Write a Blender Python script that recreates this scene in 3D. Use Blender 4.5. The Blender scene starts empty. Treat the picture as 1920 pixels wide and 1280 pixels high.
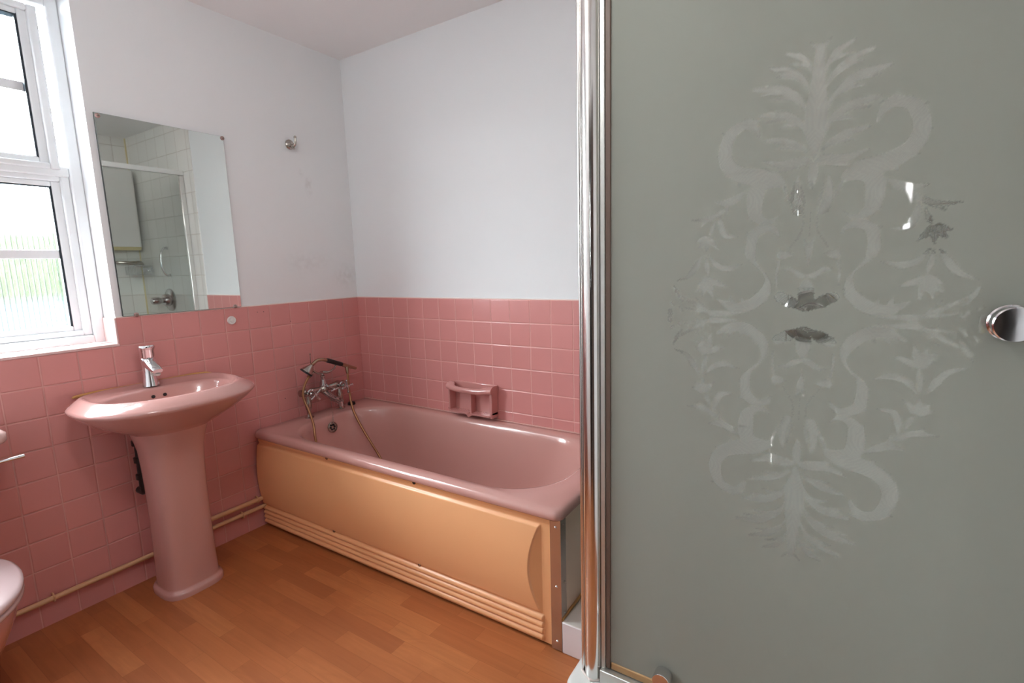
import bpy, bmesh, math, random, json
import numpy as np
from mathutils import Vector, Matrix

random.seed(7)
SC = bpy.context.scene
COL = SC.collection
PI = math.pi

# ------------------------------------------------------------------ camera
# world: x runs along the bath wall, -y along the window wall, z up (metres)
cam_d = bpy.data.cameras.new('camera')
cam = bpy.data.objects.new('camera', cam_d)
COL.objects.link(cam)
RIGHT = Vector((0.8420428, 0.5386471, -0.0286914))
UP = Vector((-0.0568046, 0.1414432, 0.9883153))
FWD = Vector((-0.5364114, 0.8305740, -0.1496989))
mw = Matrix((RIGHT, UP, -FWD)).transposed().to_4x4()
mw.translation = Vector((2.3546, -1.9970, 1.2528))
cam.matrix_world = mw
cam_d.sensor_width = 36.0
cam_d.lens = 17.757
cam_d.clip_start = 0.02
SC.camera = cam

# ------------------------------------------------------------------ world, light, exposure
W = bpy.data.worlds.new('daylight')
SC.world = W
W.use_nodes = True
wn = W.node_tree.nodes
wl = W.node_tree.links
wn.clear()
w_out = wn.new('ShaderNodeOutputWorld')
w_bg = wn.new('ShaderNodeBackground')
w_tc = wn.new('ShaderNodeTexCoord')
w_sep = wn.new('ShaderNodeSeparateXYZ')
w_ramp = wn.new('ShaderNodeValToRGB')
wl.new(w_tc.outputs['Generated'], w_sep.inputs[0])
wl.new(w_sep.outputs['Z'], w_ramp.inputs['Fac'])
cr = w_ramp.color_ramp
cr.elements[0].position = 0.0
cr.elements[0].color = (0.55, 0.58, 0.60, 1)
cr.elements[1].position = 0.30
cr.elements[1].color = (0.90, 0.98, 1.02, 1)
w_mid = cr.elements.new(0.15)
w_mid.color = (0.85, 0.87, 0.88, 1)
wl.new(w_ramp.outputs['Color'], w_bg.inputs['Color'])
w_bg.inputs['Strength'].default_value = 42.0
wl.new(w_bg.outputs[0], w_out.inputs['Surface'])

# window opening, used by the portal that guides sky light through it
WY0, WY1, WZ0, WZ1 = -2.06, -1.183, 0.993, 2.30
pl = bpy.data.lights.new('window_daylight', 'AREA')
pl.shape = 'RECTANGLE'
pl.size = WZ1 - WZ0
pl.size_y = WY1 - WY0
pl.cycles.is_portal = True
plo = bpy.data.objects.new('window_daylight', pl)
plo.location = (-0.165, (WY0 + WY1) / 2, (WZ0 + WZ1) / 2)
plo.rotation_euler = (0, -PI / 2, 0)
COL.objects.link(plo)

SC.view_settings.view_transform = 'Standard'
SC.view_settings.look = 'None'
SC.view_settings.gamma = 1.0
SC.view_settings.use_curve_mapping = False
SC.view_settings.exposure = 1.9
SC.cycles.use_denoising = True
SC.cycles.max_bounces = 12
SC.cycles.diffuse_bounces = 6
SC.cycles.glossy_bounces = 6
SC.cycles.transparent_max_bounces = 16
SC.cycles.transmission_bounces = 8
SC.cycles.sample_clamp_indirect = 6.0
SC.cycles.caustics_refractive = False
SC.cycles.caustics_reflective = False

FILL_LAMP = 10.0       # strength of the unseen globe lamp added as fill light

# ------------------------------------------------------------------ material helpers
def mat_new(name):
    m = bpy.data.materials.new(name)
    m.use_nodes = True
    nt = m.node_tree
    b = nt.nodes['Principled BSDF']
    return m, nt, b

class G:
    """small node-graph helper"""
    def __init__(s, nt):
        s.nt = nt
    def n(s, t, **kw):
        x = s.nt.nodes.new(t)
        for k, v in kw.items():
            setattr(x, k, v)
        return x
    def put(s, sock, v):
        if isinstance(v, bpy.types.NodeSocket):
            s.nt.links.new(v, sock)
        elif v is not None:
            sock.default_value = v
    def math(s, op, a, b=None, c=None):
        x = s.n('ShaderNodeMath', operation=op)
        s.put(x.inputs[0], a)
        s.put(x.inputs[1], b)
        s.put(x.inputs[2], c)
        return x.outputs[0]
    def maprange(s, v, a, b, c=0.0, d=1.0, smooth=False):
        x = s.n('ShaderNodeMapRange')
        if smooth:
            x.interpolation_type = 'SMOOTHSTEP'
        for i, q in enumerate((v, a, b, c, d)):
            s.put(x.inputs[i], q)
        return x.outputs[0]
    def mix(s, f, a, b, blend='MIX'):
        x = s.n('ShaderNodeMix', data_type='RGBA', blend_type=blend)
        s.put(x.inputs[0], f)
        s.put(x.inputs[6], a)
        s.put(x.inputs[7], b)
        return x.outputs[2]
    def noise(s, vec, scale, detail=2.0, rough=0.5, dist=0.0):
        x = s.n('ShaderNodeTexNoise')
        s.put(x.inputs['Vector'], vec)
        x.inputs['Scale'].default_value = scale
        x.inputs['Detail'].default_value = detail
        x.inputs['Roughness'].default_value = rough
        x.inputs['Distortion'].default_value = dist
        return x.outputs['Fac']
    def obj(s):
        return s.n('ShaderNodeTexCoord').outputs['Object']
    def sep(s, v):
        x = s.n('ShaderNodeSeparateXYZ')
        s.put(x.inputs[0], v)
        return x.outputs
    def comb(s, a, b, c):
        x = s.n('ShaderNodeCombineXYZ')
        for i, q in enumerate((a, b, c)):
            s.put(x.inputs[i], q)
        return x.outputs[0]
    def white(s, v):
        x = s.n('ShaderNodeTexWhiteNoise', noise_dimensions='3D')
        s.put(x.inputs['Vector'], v)
        return x.outputs['Value']
    def bump(s, h, strength, dist=0.002, normal=None):
        x = s.n('ShaderNodeBump')
        s.put(x.inputs['Height'], h)
        x.inputs['Strength'].default_value = strength
        x.inputs['Distance'].default_value = dist
        s.put(x.inputs['Normal'], normal)
        return x.outputs[0]

def rgba(c):
    return (c[0], c[1], c[2], 1.0)

def simple(name, col, rough=0.5, metal=0.0, spec=0.5, coat=0.0, bump=0.0, bscale=60, vary=0.0):
    m, nt, b = mat_new(name)
    g = G(nt)
    b.inputs['Base Color'].default_value = rgba(col)
    b.inputs['Roughness'].default_value = rough
    b.inputs['Metallic'].default_value = metal
    b.inputs['Specular IOR Level'].default_value = spec
    b.inputs['Coat Weight'].default_value = coat
    b.inputs['Coat Roughness'].default_value = 0.06
    o = g.obj()
    nz = g.noise(o, bscale, 3)
    if vary:
        lo = tuple(max(0, c * (1 - vary)) for c in col)
        hi = tuple(min(1, c * (1 + vary)) for c in col)
        nt.links.new(g.mix(g.noise(o, bscale * 0.15, 3), rgba(lo), rgba(hi)), b.inputs['Base Color'])
    if bump:
        nt.links.new(g.bump(nz, bump), b.inputs['Normal'])
    return m

def tiles(name, axis, u0, v0, pu, pv, tile, grout, gw=0.003, rough=0.22, vary=0.025, bump=0.5, dirt=0.0):
    m, nt, b = mat_new(name)
    g = G(nt)
    X = g.sep(g.obj())
    u = g.math('SUBTRACT', X[axis], u0)
    v = g.math('SUBTRACT', X[2], v0)
    wob = g.math('MULTIPLY', g.math('SUBTRACT', g.noise(g.obj(), 7, 1), 0.5), 0.003)
    du = g.math('PINGPONG', g.math('ADD', u, wob), pu / 2)
    dv = g.math('PINGPONG', g.math('ADD', v, wob), pv / 2)
    d = g.math('MINIMUM', du, dv)
    mask = g.maprange(d, gw * 0.35, gw * 0.75)
    cu = g.math('FLOOR', g.math('DIVIDE', u, pu))
    cv = g.math('FLOOR', g.math('DIVIDE', v, pv))
    rnd = g.white(g.comb(cu, cv, 3.3))
    lo = tuple(c * (1 - vary) for c in tile)
    hi = tuple(min(1, c * (1 + vary)) for c in tile)
    tc = g.mix(rnd, rgba(lo), rgba(hi))
    gc = rgba(grout)
    if dirt:
        gd = tuple(c * (1 - dirt) for c in grout)
        gc = g.mix(g.maprange(g.noise(g.obj(), 5, 3), 0.4, 0.62), rgba(grout), rgba(gd))
    nt.links.new(g.mix(mask, gc, tc), b.inputs['Base Color'])
    nt.links.new(g.maprange(mask, 0, 1, 0.8, rough), b.inputs['Roughness'])
    edge = g.maprange(d, gw * 0.3, gw * 1.6, 0, 1, True)
    # each tile sits at a very slightly different tilt
    tilt = g.math('MULTIPLY', g.math('ADD', g.math('MULTIPLY', g.math('SUBTRACT', rnd, 0.5), u),
                  g.math('MULTIPLY', g.math('SUBTRACT', g.white(g.comb(cu, cv, 9.1)), 0.5), v)), 2.5)
    h = g.math('ADD', edge, g.math('MULTIPLY', tilt, 0.25))
    nb = g.bump(h, bump, 0.0025)
    nb = g.bump(g.noise(g.obj(), 28, 2), 0.05, 0.002, nb)
    nt.links.new(nb, b.inputs['Normal'])
    return m

def wood_floor():
    m, nt, b = mat_new('oak_strip_vinyl')
    g = G(nt)
    o = g.obj()
    X = g.sep(o)
    SW, SL = 0.0635, 0.35
    row = g.math('FLOOR', g.math('DIVIDE', g.math('ADD', X[1], 0.849), SW))
    off = g.math('MULTIPLY', g.white(g.comb(row, 1.7, 0)), SL)
    xs = g.math('ADD', X[0], off)
    colm = g.math('FLOOR', g.math('DIVIDE', xs, SL))
    rnd = g.white(g.comb(row, colm, 0.5))
    rnd2 = g.white(g.comb(row, colm, 5.5))
    # grain: long streaks along x with slow curves on some strips
    gv = g.comb(g.math('ADD', g.math('MULTIPLY', X[0], 2.2), g.math('MULTIPLY', rnd2, 37)),
                g.math('MULTIPLY', X[1], 46), g.math('MULTIPLY', rnd, 19))
    grain = g.noise(gv, 1.0, 5, 0.62, 0.6)
    cv = g.comb(g.math('ADD', g.math('MULTIPLY', X[0], 3.2), g.math('MULTIPLY', rnd2, 23)),
                g.math('MULTIPLY', X[1], 11), g.math('MULTIPLY', rnd, 11))
    rings = g.noise(cv, 1.3, 1, 0.4, 0.8)
    rings = g.math('PINGPONG', g.math('MULTIPLY', rings, 9), 1.0)
    rings = g.math('MULTIPLY', rings, g.maprange(rnd2, 0.45, 0.6))
    ramp = g.n('ShaderNodeValToRGB')
    nt.links.new(rnd, ramp.inputs['Fac'])
    e = ramp.color_ramp.elements
    e[0].position = 0.0
    e[0].color = (0.38, 0.122, 0.044, 1)
    e[1].position = 1.0
    e[1].color = (0.545, 0.205, 0.074, 1)
    for p, c in ((0.2, (0.41, 0.135, 0.047, 1)), (0.55, (0.46, 0.155, 0.054, 1)), (0.8, (0.49, 0.172, 0.061, 1))):
        q = e.new(p)
        q.color = c
    c = ramp.outputs['Color']
    c = g.mix(g.maprange(grain, 0.35, 0.75, 0, 0.35), c, (0.24, 0.07, 0.024, 1))
    c = g.mix(g.math('MULTIPLY', rings, 0.16), c, (0.25, 0.07, 0.024, 1))
    d = g.math('MINIMUM', g.math('PINGPONG', g.math('ADD', X[1], 0.849), SW / 2), g.math('PINGPONG', xs, SL / 2))
    seam = g.maprange(d, 0.0003, 0.0012, 0.35, 0.0)
    c = g.mix(seam, c, (0.20, 0.06, 0.02, 1))
    nt.links.new(c, b.inputs['Base Color'])
    b.inputs['Roughness'].default_value = 0.42
    b.inputs['Specular IOR Level'].default_value = 0.4
    nt.links.new(g.bump(grain, 0.08, 0.001), b.inputs['Normal'])
    return m

def painted(name, col, smudge=False):
    m, nt, b = mat_new(name)
    g = G(nt)
    o = g.obj()
    n1 = g.noise(o, 2.2, 4)
    c = g.mix(n1, rgba(tuple(x * 0.97 for x in col)), rgba(col))
    if smudge:
        # faint grey scuff marks under the hook and a dim stain above the tiles
        def spot(y, z, ry, rz):
            X = g.sep(o)
            a = g.math('DIVIDE', g.math('SUBTRACT', X[1], y), ry)
            q = g.math('DIVIDE', g.math('SUBTRACT', X[2], z), rz)
            r = g.math('SQRT', g.math('ADD', g.math('MULTIPLY', a, a), g.math('MULTIPLY', q, q)))
            return g.math('MULTIPLY', g.maprange(r, 0.1, 1.0, 1, 0, True), g.maprange(g.noise(o, 40, 3), 0.35, 0.65))
        for y, z, ry, rz, k in ((-0.26, 1.69, 0.03, 0.07, 0.30), (-0.30, 1.75, 0.02, 0.03, 0.2), (-0.06, 1.22, 0.12, 0.10, 0.18), (-0.30, 1.30, 0.2, 0.08, 0.12)):
            c = g.mix(g.math('MULTIPLY', spot(y, z, ry, rz), k), c, (0.40, 0.36, 0.34, 1))
    nt.links.new(c, b.inputs['Base Color'])
    b.inputs['Roughness'].default_value = 0.55
    b.inputs['Specular IOR Level'].default_value = 0.3
    nt.links.new(g.bump(g.noise(o, 90, 3), 0.06, 0.001), b.inputs['Normal'])
    return m

PINK = (0.66, 0.282, 0.268)
PINKG = (0.73, 0.38, 0.34)
WHITE = (0.82, 0.83, 0.84)
M = {}
M['paint'] = painted('white_wall_paint', (0.83, 0.855, 0.872))
M['paint_left'] = painted('white_wall_paint_scuffed', WHITE, True)
M['ceil'] = painted('ceiling_paint', (0.92, 0.91, 0.91))
TOP = 1.093
M['tileA'] = tiles('pink_tile_window_wall', 1, -0.108, TOP, 0.11, 0.1099, PINK, PINKG, dirt=0.25)
M['tileB'] = tiles('pink_tile_bath_wall', 0, 0.0668, TOP, 0.11, 0.1099, PINK, PINKG)
M['tileW'] = tiles('white_tile_shower', 0, 2.058, 1.550, 0.1555, 0.1535, (0.82, 0.81, 0.78), (0.50, 0.46, 0.41), vary=0.02)
M['tileWs'] = tiles('white_tile_shower_side', 1, -0.10, 1.550, 0.1555, 0.1535, (0.82, 0.81, 0.78), (0.50, 0.46, 0.41), vary=0.02)
M['tileL'] = tiles('pale_ledge_tile', 1, 0.0, 0.1125, 0.1105, 0.30, (0.74, 0.67, 0.69), (0.62, 0.55, 0.50), vary=0.01)
M['tile_plain'] = simple('pink_tile_plain', (0.72, 0.50, 0.48), 0.25, vary=0.03)
M['floor'] = wood_floor()
M['basin'] = simple('pink_vitreous_china', (0.54, 0.285, 0.26), 0.16, coat=0.5, vary=0.02, bscale=20)
M['bath'] = simple('pink_bath_enamel', (0.60, 0.325, 0.29), 0.20, coat=0.4, vary=0.03, bscale=20)
M['dish'] = simple('pink_glazed_ceramic', (0.58, 0.27, 0.25), 0.16, coat=0.5, vary=0.02, bscale=40)
M['toilet'] = simple('pink_toilet_china', (0.66, 0.34, 0.31), 0.15, coat=0.5)
M['seat'] = simple('pale_pink_seat_plastic', (0.60, 0.45, 0.45), 0.22, coat=0.3)
M['cist'] = simple('pale_pink_cistern_china', (0.72, 0.50, 0.47), 0.2, coat=0.3)
M['panel'] = simple('peach_moulded_plastic', (0.87, 0.45, 0.22), 0.33, coat=0.12, vary=0.05, bscale=14)
M['endp'] = simple('cream_end_board', (0.88, 0.66, 0.52), 0.25, coat=0.2)
M['chrome'] = simple('chrome', (0.78, 0.78, 0.80), 0.09, 1.0, bump=0.03, bscale=30)
M['chrome_dull'] = simple('dull_mixer_chrome', (0.52, 0.50, 0.50), 0.10, 1.0, bump=0.25, bscale=90)
M['chrome_worn'] = simple('worn_chrome', (0.46, 0.42, 0.38), 0.2, 1.0, bump=0.1, bscale=120, vary=0.25)
M['alu'] = simple('polished_aluminium', (0.78, 0.76, 0.74), 0.17, 1.0)
M['alu_satin'] = simple('satin_aluminium', (0.60, 0.61, 0.58), 0.38, 0.75)
M['strip'] = simple('metal_corner_strip', (0.58, 0.52, 0.48), 0.24, 1.0, vary=0.15, bscale=40)
M['screw'] = simple('screw_steel', (0.42, 0.37, 0.33), 0.25, 1.0)
M['black'] = simple('black_plastic', (0.012, 0.012, 0.012), 0.35)
M['dark'] = simple('dark_hole', (0.012, 0.008, 0.008), 0.7)
M['seal'] = simple('brown_aged_seal', (0.16, 0.11, 0.085), 0.5)
M['seal_floor_tint'] = simple('seal_floor_reflection', (0.45, 0.27, 0.12), 0.3)  # clear plastic, the floor's orange reflection is put into its colour
M['caulk'] = simple('yellowed_sealant', (0.55, 0.28, 0.09), 0.5, vary=0.3, bscale=60)
M['caulk_w'] = simple('white_sealant', (0.80, 0.70, 0.66), 0.5)
M['caulk_p'] = simple('pink_sealant', (0.60, 0.33, 0.29), 0.5)
M['door_wood'] = simple('dark_stained_door', (0.055, 0.030, 0.020), 0.4, vary=0.25, bscale=10)
M['upvc'] = simple('white_window_plastic', (0.82, 0.84, 0.86), 0.3)
M['gasket'] = simple('black_glazing_gasket', (0.012, 0.02, 0.03), 0.5)
M['pipe'] = simple('cream_painted_pipe', (0.66, 0.40, 0.22), 0.42, vary=0.1, bscale=30)
M['tray'] = simple('white_acrylic_tray', (0.78, 0.79, 0.77), 0.25, coat=0.2)
M['brass'] = simple('worn_brass', (0.36, 0.185, 0.09), 0.36, 0.75, vary=0.25, bscale=60)
M['nickel'] = simple('tarnished_nickel', (0.46, 0.36, 0.25), 0.24, 1.0, vary=0.3, bscale=80)
M['white_pl'] = simple('white_plastic', (0.80, 0.78, 0.76), 0.3)
M['yellow_pl'] = simple('yellowed_plastic', (0.66, 0.56, 0.30), 0.45)
M['clip'] = simple('mirror_clip_plastic', (0.36, 0.22, 0.20), 0.3, spec=0.6)
M['hall'] = painted('hall_paint', (0.10, 0.085, 0.075))
M['hall_floor'] = simple('hall_carpet', (0.07, 0.05, 0.04), 0.9, bump=0.4, bscale=300)
M['wood_trim'] = simple('white_gloss_trim', (0.75, 0.74, 0.72), 0.3)

def mk_mirror():
    m, nt, b = mat_new('silvered_glass')
    b.inputs['Base Color'].default_value = (0.80, 0.84, 0.815, 1)
    b.inputs['Metallic'].default_value = 1.0
    b.inputs['Roughness'].default_value = 0.015
    g = G(nt)
    nt.links.new(g.maprange(g.noise(g.obj(), 3, 2), 0, 1, 0.01, 0.03), b.inputs['Roughness'])
    return m
M['mirror'] = mk_mirror()
M['mirror_edge'] = simple('dark_mirror_edge', (0.05, 0.06, 0.06), 0.3)

def mk_clear():
    m, nt, b = mat_new('clear_shower_glass')
    g = G(nt)
    nt.nodes.remove(b)
    t = g.n('ShaderNodeBsdfTransparent')
    t.inputs['Color'].default_value = (0.965, 0.975, 0.965, 1)
    gl = g.n('ShaderNodeBsdfGlossy')
    gl.inputs['Roughness'].default_value = 0.02
    gl.inputs['Color'].default_value = (0.9, 0.9, 0.9, 1)
    fr = g.n('ShaderNodeFresnel')
    fr.inputs['IOR'].default_value = 1.45
    mx = g.n('ShaderNodeMixShader')
    g.put(mx.inputs[0], g.math('MULTIPLY', fr.outputs[0], g.maprange(g.noise(g.obj(), 4, 2), 0, 1, 0.7, 1.0)))
    g.put(mx.inputs[1], t.outputs[0])
    g.put(mx.inputs[2], gl.outputs[0])
    g.put(nt.nodes['Material Output'].inputs['Surface'], mx.outputs[0])
    return m
M['clear'] = mk_clear()

def mk_etched():
    """frosted door glass; the vertex attribute 'clear' marks the unfrosted ornament"""
    m, nt, b = mat_new('etched_door_glass')
    g = G(nt)
    nt.nodes.remove(b)
    at = g.n('ShaderNodeAttribute', attribute_name='clear')
    fac = at.outputs['Fac']
    df = g.n('ShaderNodeBsdfDiffuse')
    df.inputs['Color'].default_value = (0.45, 0.475, 0.42, 1)
    tr = g.n('ShaderNodeBsdfTranslucent')
    tr.inputs['Color'].default_value = (0.74, 0.77, 0.69, 1)
    fm = g.n('ShaderNodeMixShader')
    fm.inputs[0].default_value = 0.36
    g.put(fm.inputs[1], df.outputs[0])
    g.put(fm.inputs[2], tr.outputs[0])
    t = g.n('ShaderNodeBsdfTransparent')
    t.inputs['Color'].default_value = (0.95, 0.96, 0.94, 1)
    gl = g.n('ShaderNodeBsdfGlossy')
    gl.inputs['Roughness'].default_value = 0.02
    fr = g.n('ShaderNodeFresnel')
    fr.inputs['IOR'].default_value = 1.45
    cm = g.n('ShaderNodeMixShader')
    g.put(cm.inputs[0], fr.outputs[0])
    g.put(cm.inputs[1], t.outputs[0])
    g.put(cm.inputs[2], gl.outputs[0])
    mx = g.n('ShaderNodeMixShader')
    # the ornament itself keeps a thin milky bloom over its clear glass
    d2 = g.n('ShaderNodeBsdfDiffuse')
    d2.inputs['Color'].default_value = (0.64, 0.66, 0.61, 1)
    t2 = g.n('ShaderNodeBsdfTranslucent')
    t2.inputs['Color'].default_value = (0.82, 0.84, 0.78, 1)
    bm_ = g.n('ShaderNodeMixShader')
    bm_.inputs[0].default_value = 0.32
    g.put(bm_.inputs[1], d2.outputs[0])
    g.put(bm_.inputs[2], t2.outputs[0])
    edge_ = g.n('ShaderNodeAttribute', attribute_name='bloom').outputs['Fac']
    pm_ = g.n('ShaderNodeMixShader')
    g.put(pm_.inputs[0], edge_)
    g.put(pm_.inputs[1], cm.outputs[0])
    g.put(pm_.inputs[2], bm_.outputs[0])
    g.put(mx.inputs[0], fac)
    g.put(mx.inputs[1], fm.outputs[0])
    g.put(mx.inputs[2], pm_.outputs[0])
    g.put(nt.nodes['Material Output'].inputs['Surface'], mx.outputs[0])
    return m
M['etched'] = mk_etched()

def mk_ribbed():
    m, nt, b = mat_new('ribbed_window_glass')
    g = G(nt)
    nt.nodes.remove(b)
    o = g.obj()
    X = g.sep(o)
    rib = g.math('PINGPONG', X[1], 0.0075)
    rib = g.maprange(rib, 0, 0.0075, 0, 1, True)
    rib2 = g.math('ADD', rib, g.math('MULTIPLY', g.noise(o, 30, 2), 0.06))
    nrm = g.bump(rib2, 0.9, 0.0035)
    t = g.n('ShaderNodeBsdfTransparent')
    t.inputs['Color'].default_value = (0.95, 0.965, 0.965, 1)
    rf = g.n('ShaderNodeBsdfRefraction')
    rf.inputs['Color'].default_value = (0.95, 0.965, 0.965, 1)
    rf.inputs['Roughness'].default_value = 0.03
    rf.inputs['IOR'].default_value = 1.3
    g.put(rf.inputs['Normal'], nrm)
    mx = g.n('ShaderNodeMixShader')
    g.put(mx.inputs[0], g.maprange(rib, 0, 1, 0.25, 0.6))
    g.put(mx.inputs[1], t.outputs[0])
    g.put(mx.inputs[2], rf.outputs[0])
    gl = g.n('ShaderNodeBsdfGlossy')
    gl.inputs['Roughness'].default_value = 0.08
    g.put(gl.inputs['Normal'], nrm)
    m2 = g.n('ShaderNodeMixShader')
    g.put(m2.inputs[0], g.maprange(rib, 0.0, 0.6, 0.55, 0.05, True))
    g.put(m2.inputs[1], mx.outputs[0])
    g.put(m2.inputs[2], gl.outputs[0])
    g.put(nt.nodes['Material Output'].inputs['Surface'], m2.outputs[0])
    return m
M['ribbed'] = mk_ribbed()

def mk_leaf():
    m, nt, b = mat_new('hedge_leaves')
    g = G(nt)
    c = g.mix(g.maprange(g.noise(g.obj(), 5, 4), 0.35, 0.65), (0.009, 0.014, 0.008, 1), (0.026, 0.036, 0.018, 1))
    nt.links.new(c, b.inputs['Base Color'])
    b.inputs['Roughness'].default_value = 0.9
    b.inputs['Specular IOR Level'].default_value = 0.0
    return m
M['leaf'] = mk_leaf()
def mk_glow():  # emission of the added fill globe
    m, nt, b = mat_new('fill_lamp_glass')
    b.inputs['Base Color'].default_value = (0.8, 0.8, 0.8, 1)
    b.inputs['Emission Color'].default_value = (1.0, 0.985, 0.965, 1)
    b.inputs['Emission Strength'].default_value = FILL_LAMP
    return m
M['opal'] = mk_glow()
M['paving'] = simple('grey_paving', (0.017, 0.022, 0.026), 0.95, spec=0.0, vary=0.2, bscale=8)

# ------------------------------------------------------------------ mesh helpers
class MB:
    def __init__(s):
        s.v = []
        s.f = []
    def add(s, vs, fs):
        k = len(s.v)
        s.v += [tuple(p) for p in vs]
        s.f += [tuple(i + k for i in f) for f in fs]
        return s
    def box(s, x0, x1, y0, y1, z0, z1):
        v = [(x0, y0, z0), (x1, y0, z0), (x1, y1, z0), (x0, y1, z0), (x0, y0, z1), (x1, y0, z1), (x1, y1, z1), (x0, y1, z1)]
        return s.add(v, [(0, 3, 2, 1), (4, 5, 6, 7), (0, 1, 5, 4), (1, 2, 6, 5), (2, 3, 7, 6), (3, 0, 4, 7)])
    def loft(s, rings, cap0=True, cap1=True):
        n = len(rings[0])
        v = [p for r in rings for p in r]
        f = []
        for k in range(len(rings) - 1):
            a, b = k * n, (k + 1) * n
            for i in range(n):
                j = (i + 1) % n
                f.append((a + i, a + j, b + j, b + i))
        if cap0:
            f.append(tuple(reversed(range(n))))
        if cap1:
            f.append(tuple(range((len(rings) - 1) * n, len(rings) * n)))
        return s.add(v, f)
    def tube(s, pts, r, n=12, caps=True, smooth=0):
        pts = [Vector(p) for p in pts]
        if smooth:
            rr = r if isinstance(r, (list, tuple)) else [r] * len(pts)
            pts, r = catmull(pts, rr, smooth)
        if not isinstance(r, (list, tuple)):
            r = [r] * len(pts)
        T = []
        for i in range(len(pts)):
            a = pts[max(0, i - 1)]
            b = pts[min(len(pts) - 1, i + 1)]
            T.append((b - a).normalized())
        up = Vector((0, 0, 1)) if abs(T[0].z) < 0.9 else Vector((1, 0, 0))
        N = (up - T[0] * up.dot(T[0])).normalized()
        rings = []
        for p, t, q in zip(pts, T, r):
            N = (N - t * N.dot(t)).normalized()
            B = t.cross(N)
            rings.append([p + (N * math.cos(2 * PI * k / n) + B * math.sin(2 * PI * k / n)) * q for k in range(n)])
        return s.loft(rings, caps, caps)
    def lathe(s, prof, org=(0, 0, 0), axis=(0, 0, 1), n=24):
        """prof: (radius, height along axis) pairs"""
        a = Vector(axis).normalized()
        u = a.orthogonal().normalized()
        w = a.cross(u)
        o = Vector(org)
        rings = [[o + a * h + (u * math.cos(2 * PI * k / n) + w * math.sin(2 * PI * k / n)) * max(r, 1e-5) for k in range(n)] for r, h in prof]
        return s.loft(rings, True, True)
    def ball(s, c, r, n=14, sc=(1, 1, 1)):
        prof = [(math.sin(PI * i / 8), -math.cos(PI * i / 8)) for i in range(9)]
        k = len(s.v)
        s.lathe([(max(p[0], 1e-3) * r, p[1] * r) for p in prof], (0, 0, 0), (0, 0, 1), n)
        for i in range(k, len(s.v)):
            q = s.v[i]
            s.v[i] = (c[0] + q[0] * sc[0], c[1] + q[1] * sc[1], c[2] + q[2] * sc[2])
        return s
    def build(s, name, mat, parent=None, bevel=0.0, seg=2, ang=40, sub=0):
        me = bpy.data.meshes.new(name)
        me.from_pydata(s.v, [], s.f)
        bm = bmesh.new()
        bm.from_mesh(me)
        bmesh.ops.recalc_face_normals(bm, faces=bm.faces)
        bm.to_mesh(me)
        bm.free()
        me.materials.append(mat)
        me.polygons.foreach_set('use_smooth', [True] * len(me.polygons))
        me.set_sharp_from_angle(angle=math.radians(ang))
        o = bpy.data.objects.new(name, me)
        COL.objects.link(o)
        if bevel:
            md = o.modifiers.new('edge', 'BEVEL')
            md.width = bevel
            md.segments = seg
            md.limit_method = 'ANGLE'
            md.angle_limit = math.radians(50)
            md.harden_normals = False
        if sub:
            md = o.modifiers.new('soft', 'SUBSURF')
            md.levels = sub
            md.render_levels = sub
        if parent is not None:
            o.parent = parent
            o.matrix_parent_inverse = base_inverse(parent)
        return o

ROOTLOC = {}
def base_inverse(p):
    # children are modelled in world coordinates
    if p.name in ROOTLOC:
        return Matrix.Translation(ROOTLOC[p.name]).inverted()
    return Matrix.Identity(4)

def catmull(pts, rr, k):
    P = [pts[0] * 2 - pts[1]] + pts + [pts[-1] * 2 - pts[-2]]
    out, ro = [], []
    for i in range(1, len(P) - 2):
        for j in range(k):
            t = j / k
            a, b, c, d = P[i - 1], P[i], P[i + 1], P[i + 2]
            out.append(0.5 * ((2 * b) + (c - a) * t + (2 * a - 5 * b + 4 * c - d) * t * t + (3 * b - a - 3 * c + d) * t ** 3))
            ro.append(rr[i - 1] * (1 - t) + rr[i] * t)
    out.append(pts[-1])
    ro.append(rr[-1])
    return out, ro

def thing(name, label, cat, loc, group=None):
    o = bpy.data.objects.new(name, None)
    o.empty_display_size = 0.05
    o.location = loc
    COL.objects.link(o)
    ROOTLOC[o.name] = Vector(loc)
    return tag(o, label, cat, group)

def tag(o, label, cat, group=None):
    o['label'] = label
    o['category'] = cat
    if group:
        o['group'] = group
    return o

def struct(o, label=None, cat=None):
    o['kind'] = 'structure'
    if label:
        o['label'] = label
        o['category'] = cat
    return o

def rrect(x0, x1, y0, y1, r, z, nc=10, ns=10):
    """rounded rectangle, constant vertex count"""
    pts = []
    C = [(x1 - r, y1 - r, 0), (x0 + r, y1 - r, 90), (x0 + r, y0 + r, 180), (x1 - r, y0 + r, 270)]
    for i, (cx, cy, a0) in enumerate(C):
        arc = [(cx + r * math.cos(math.radians(a0 + 90 * k / nc)), cy + r * math.sin(math.radians(a0 + 90 * k / nc))) for k in range(nc + 1)]
        pts += arc
        nx, ny, na = C[(i + 1) % 4]
        b = (nx + r * math.cos(math.radians(na)), ny + r * math.sin(math.radians(na)))
        a = arc[-1]
        for k in range(1, ns):
            t = k / ns
            pts.append((a[0] + (b[0] - a[0]) * t, a[1] + (b[1] - a[1]) * t))
    return [(p[0], p[1], z) for p in pts]

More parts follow.
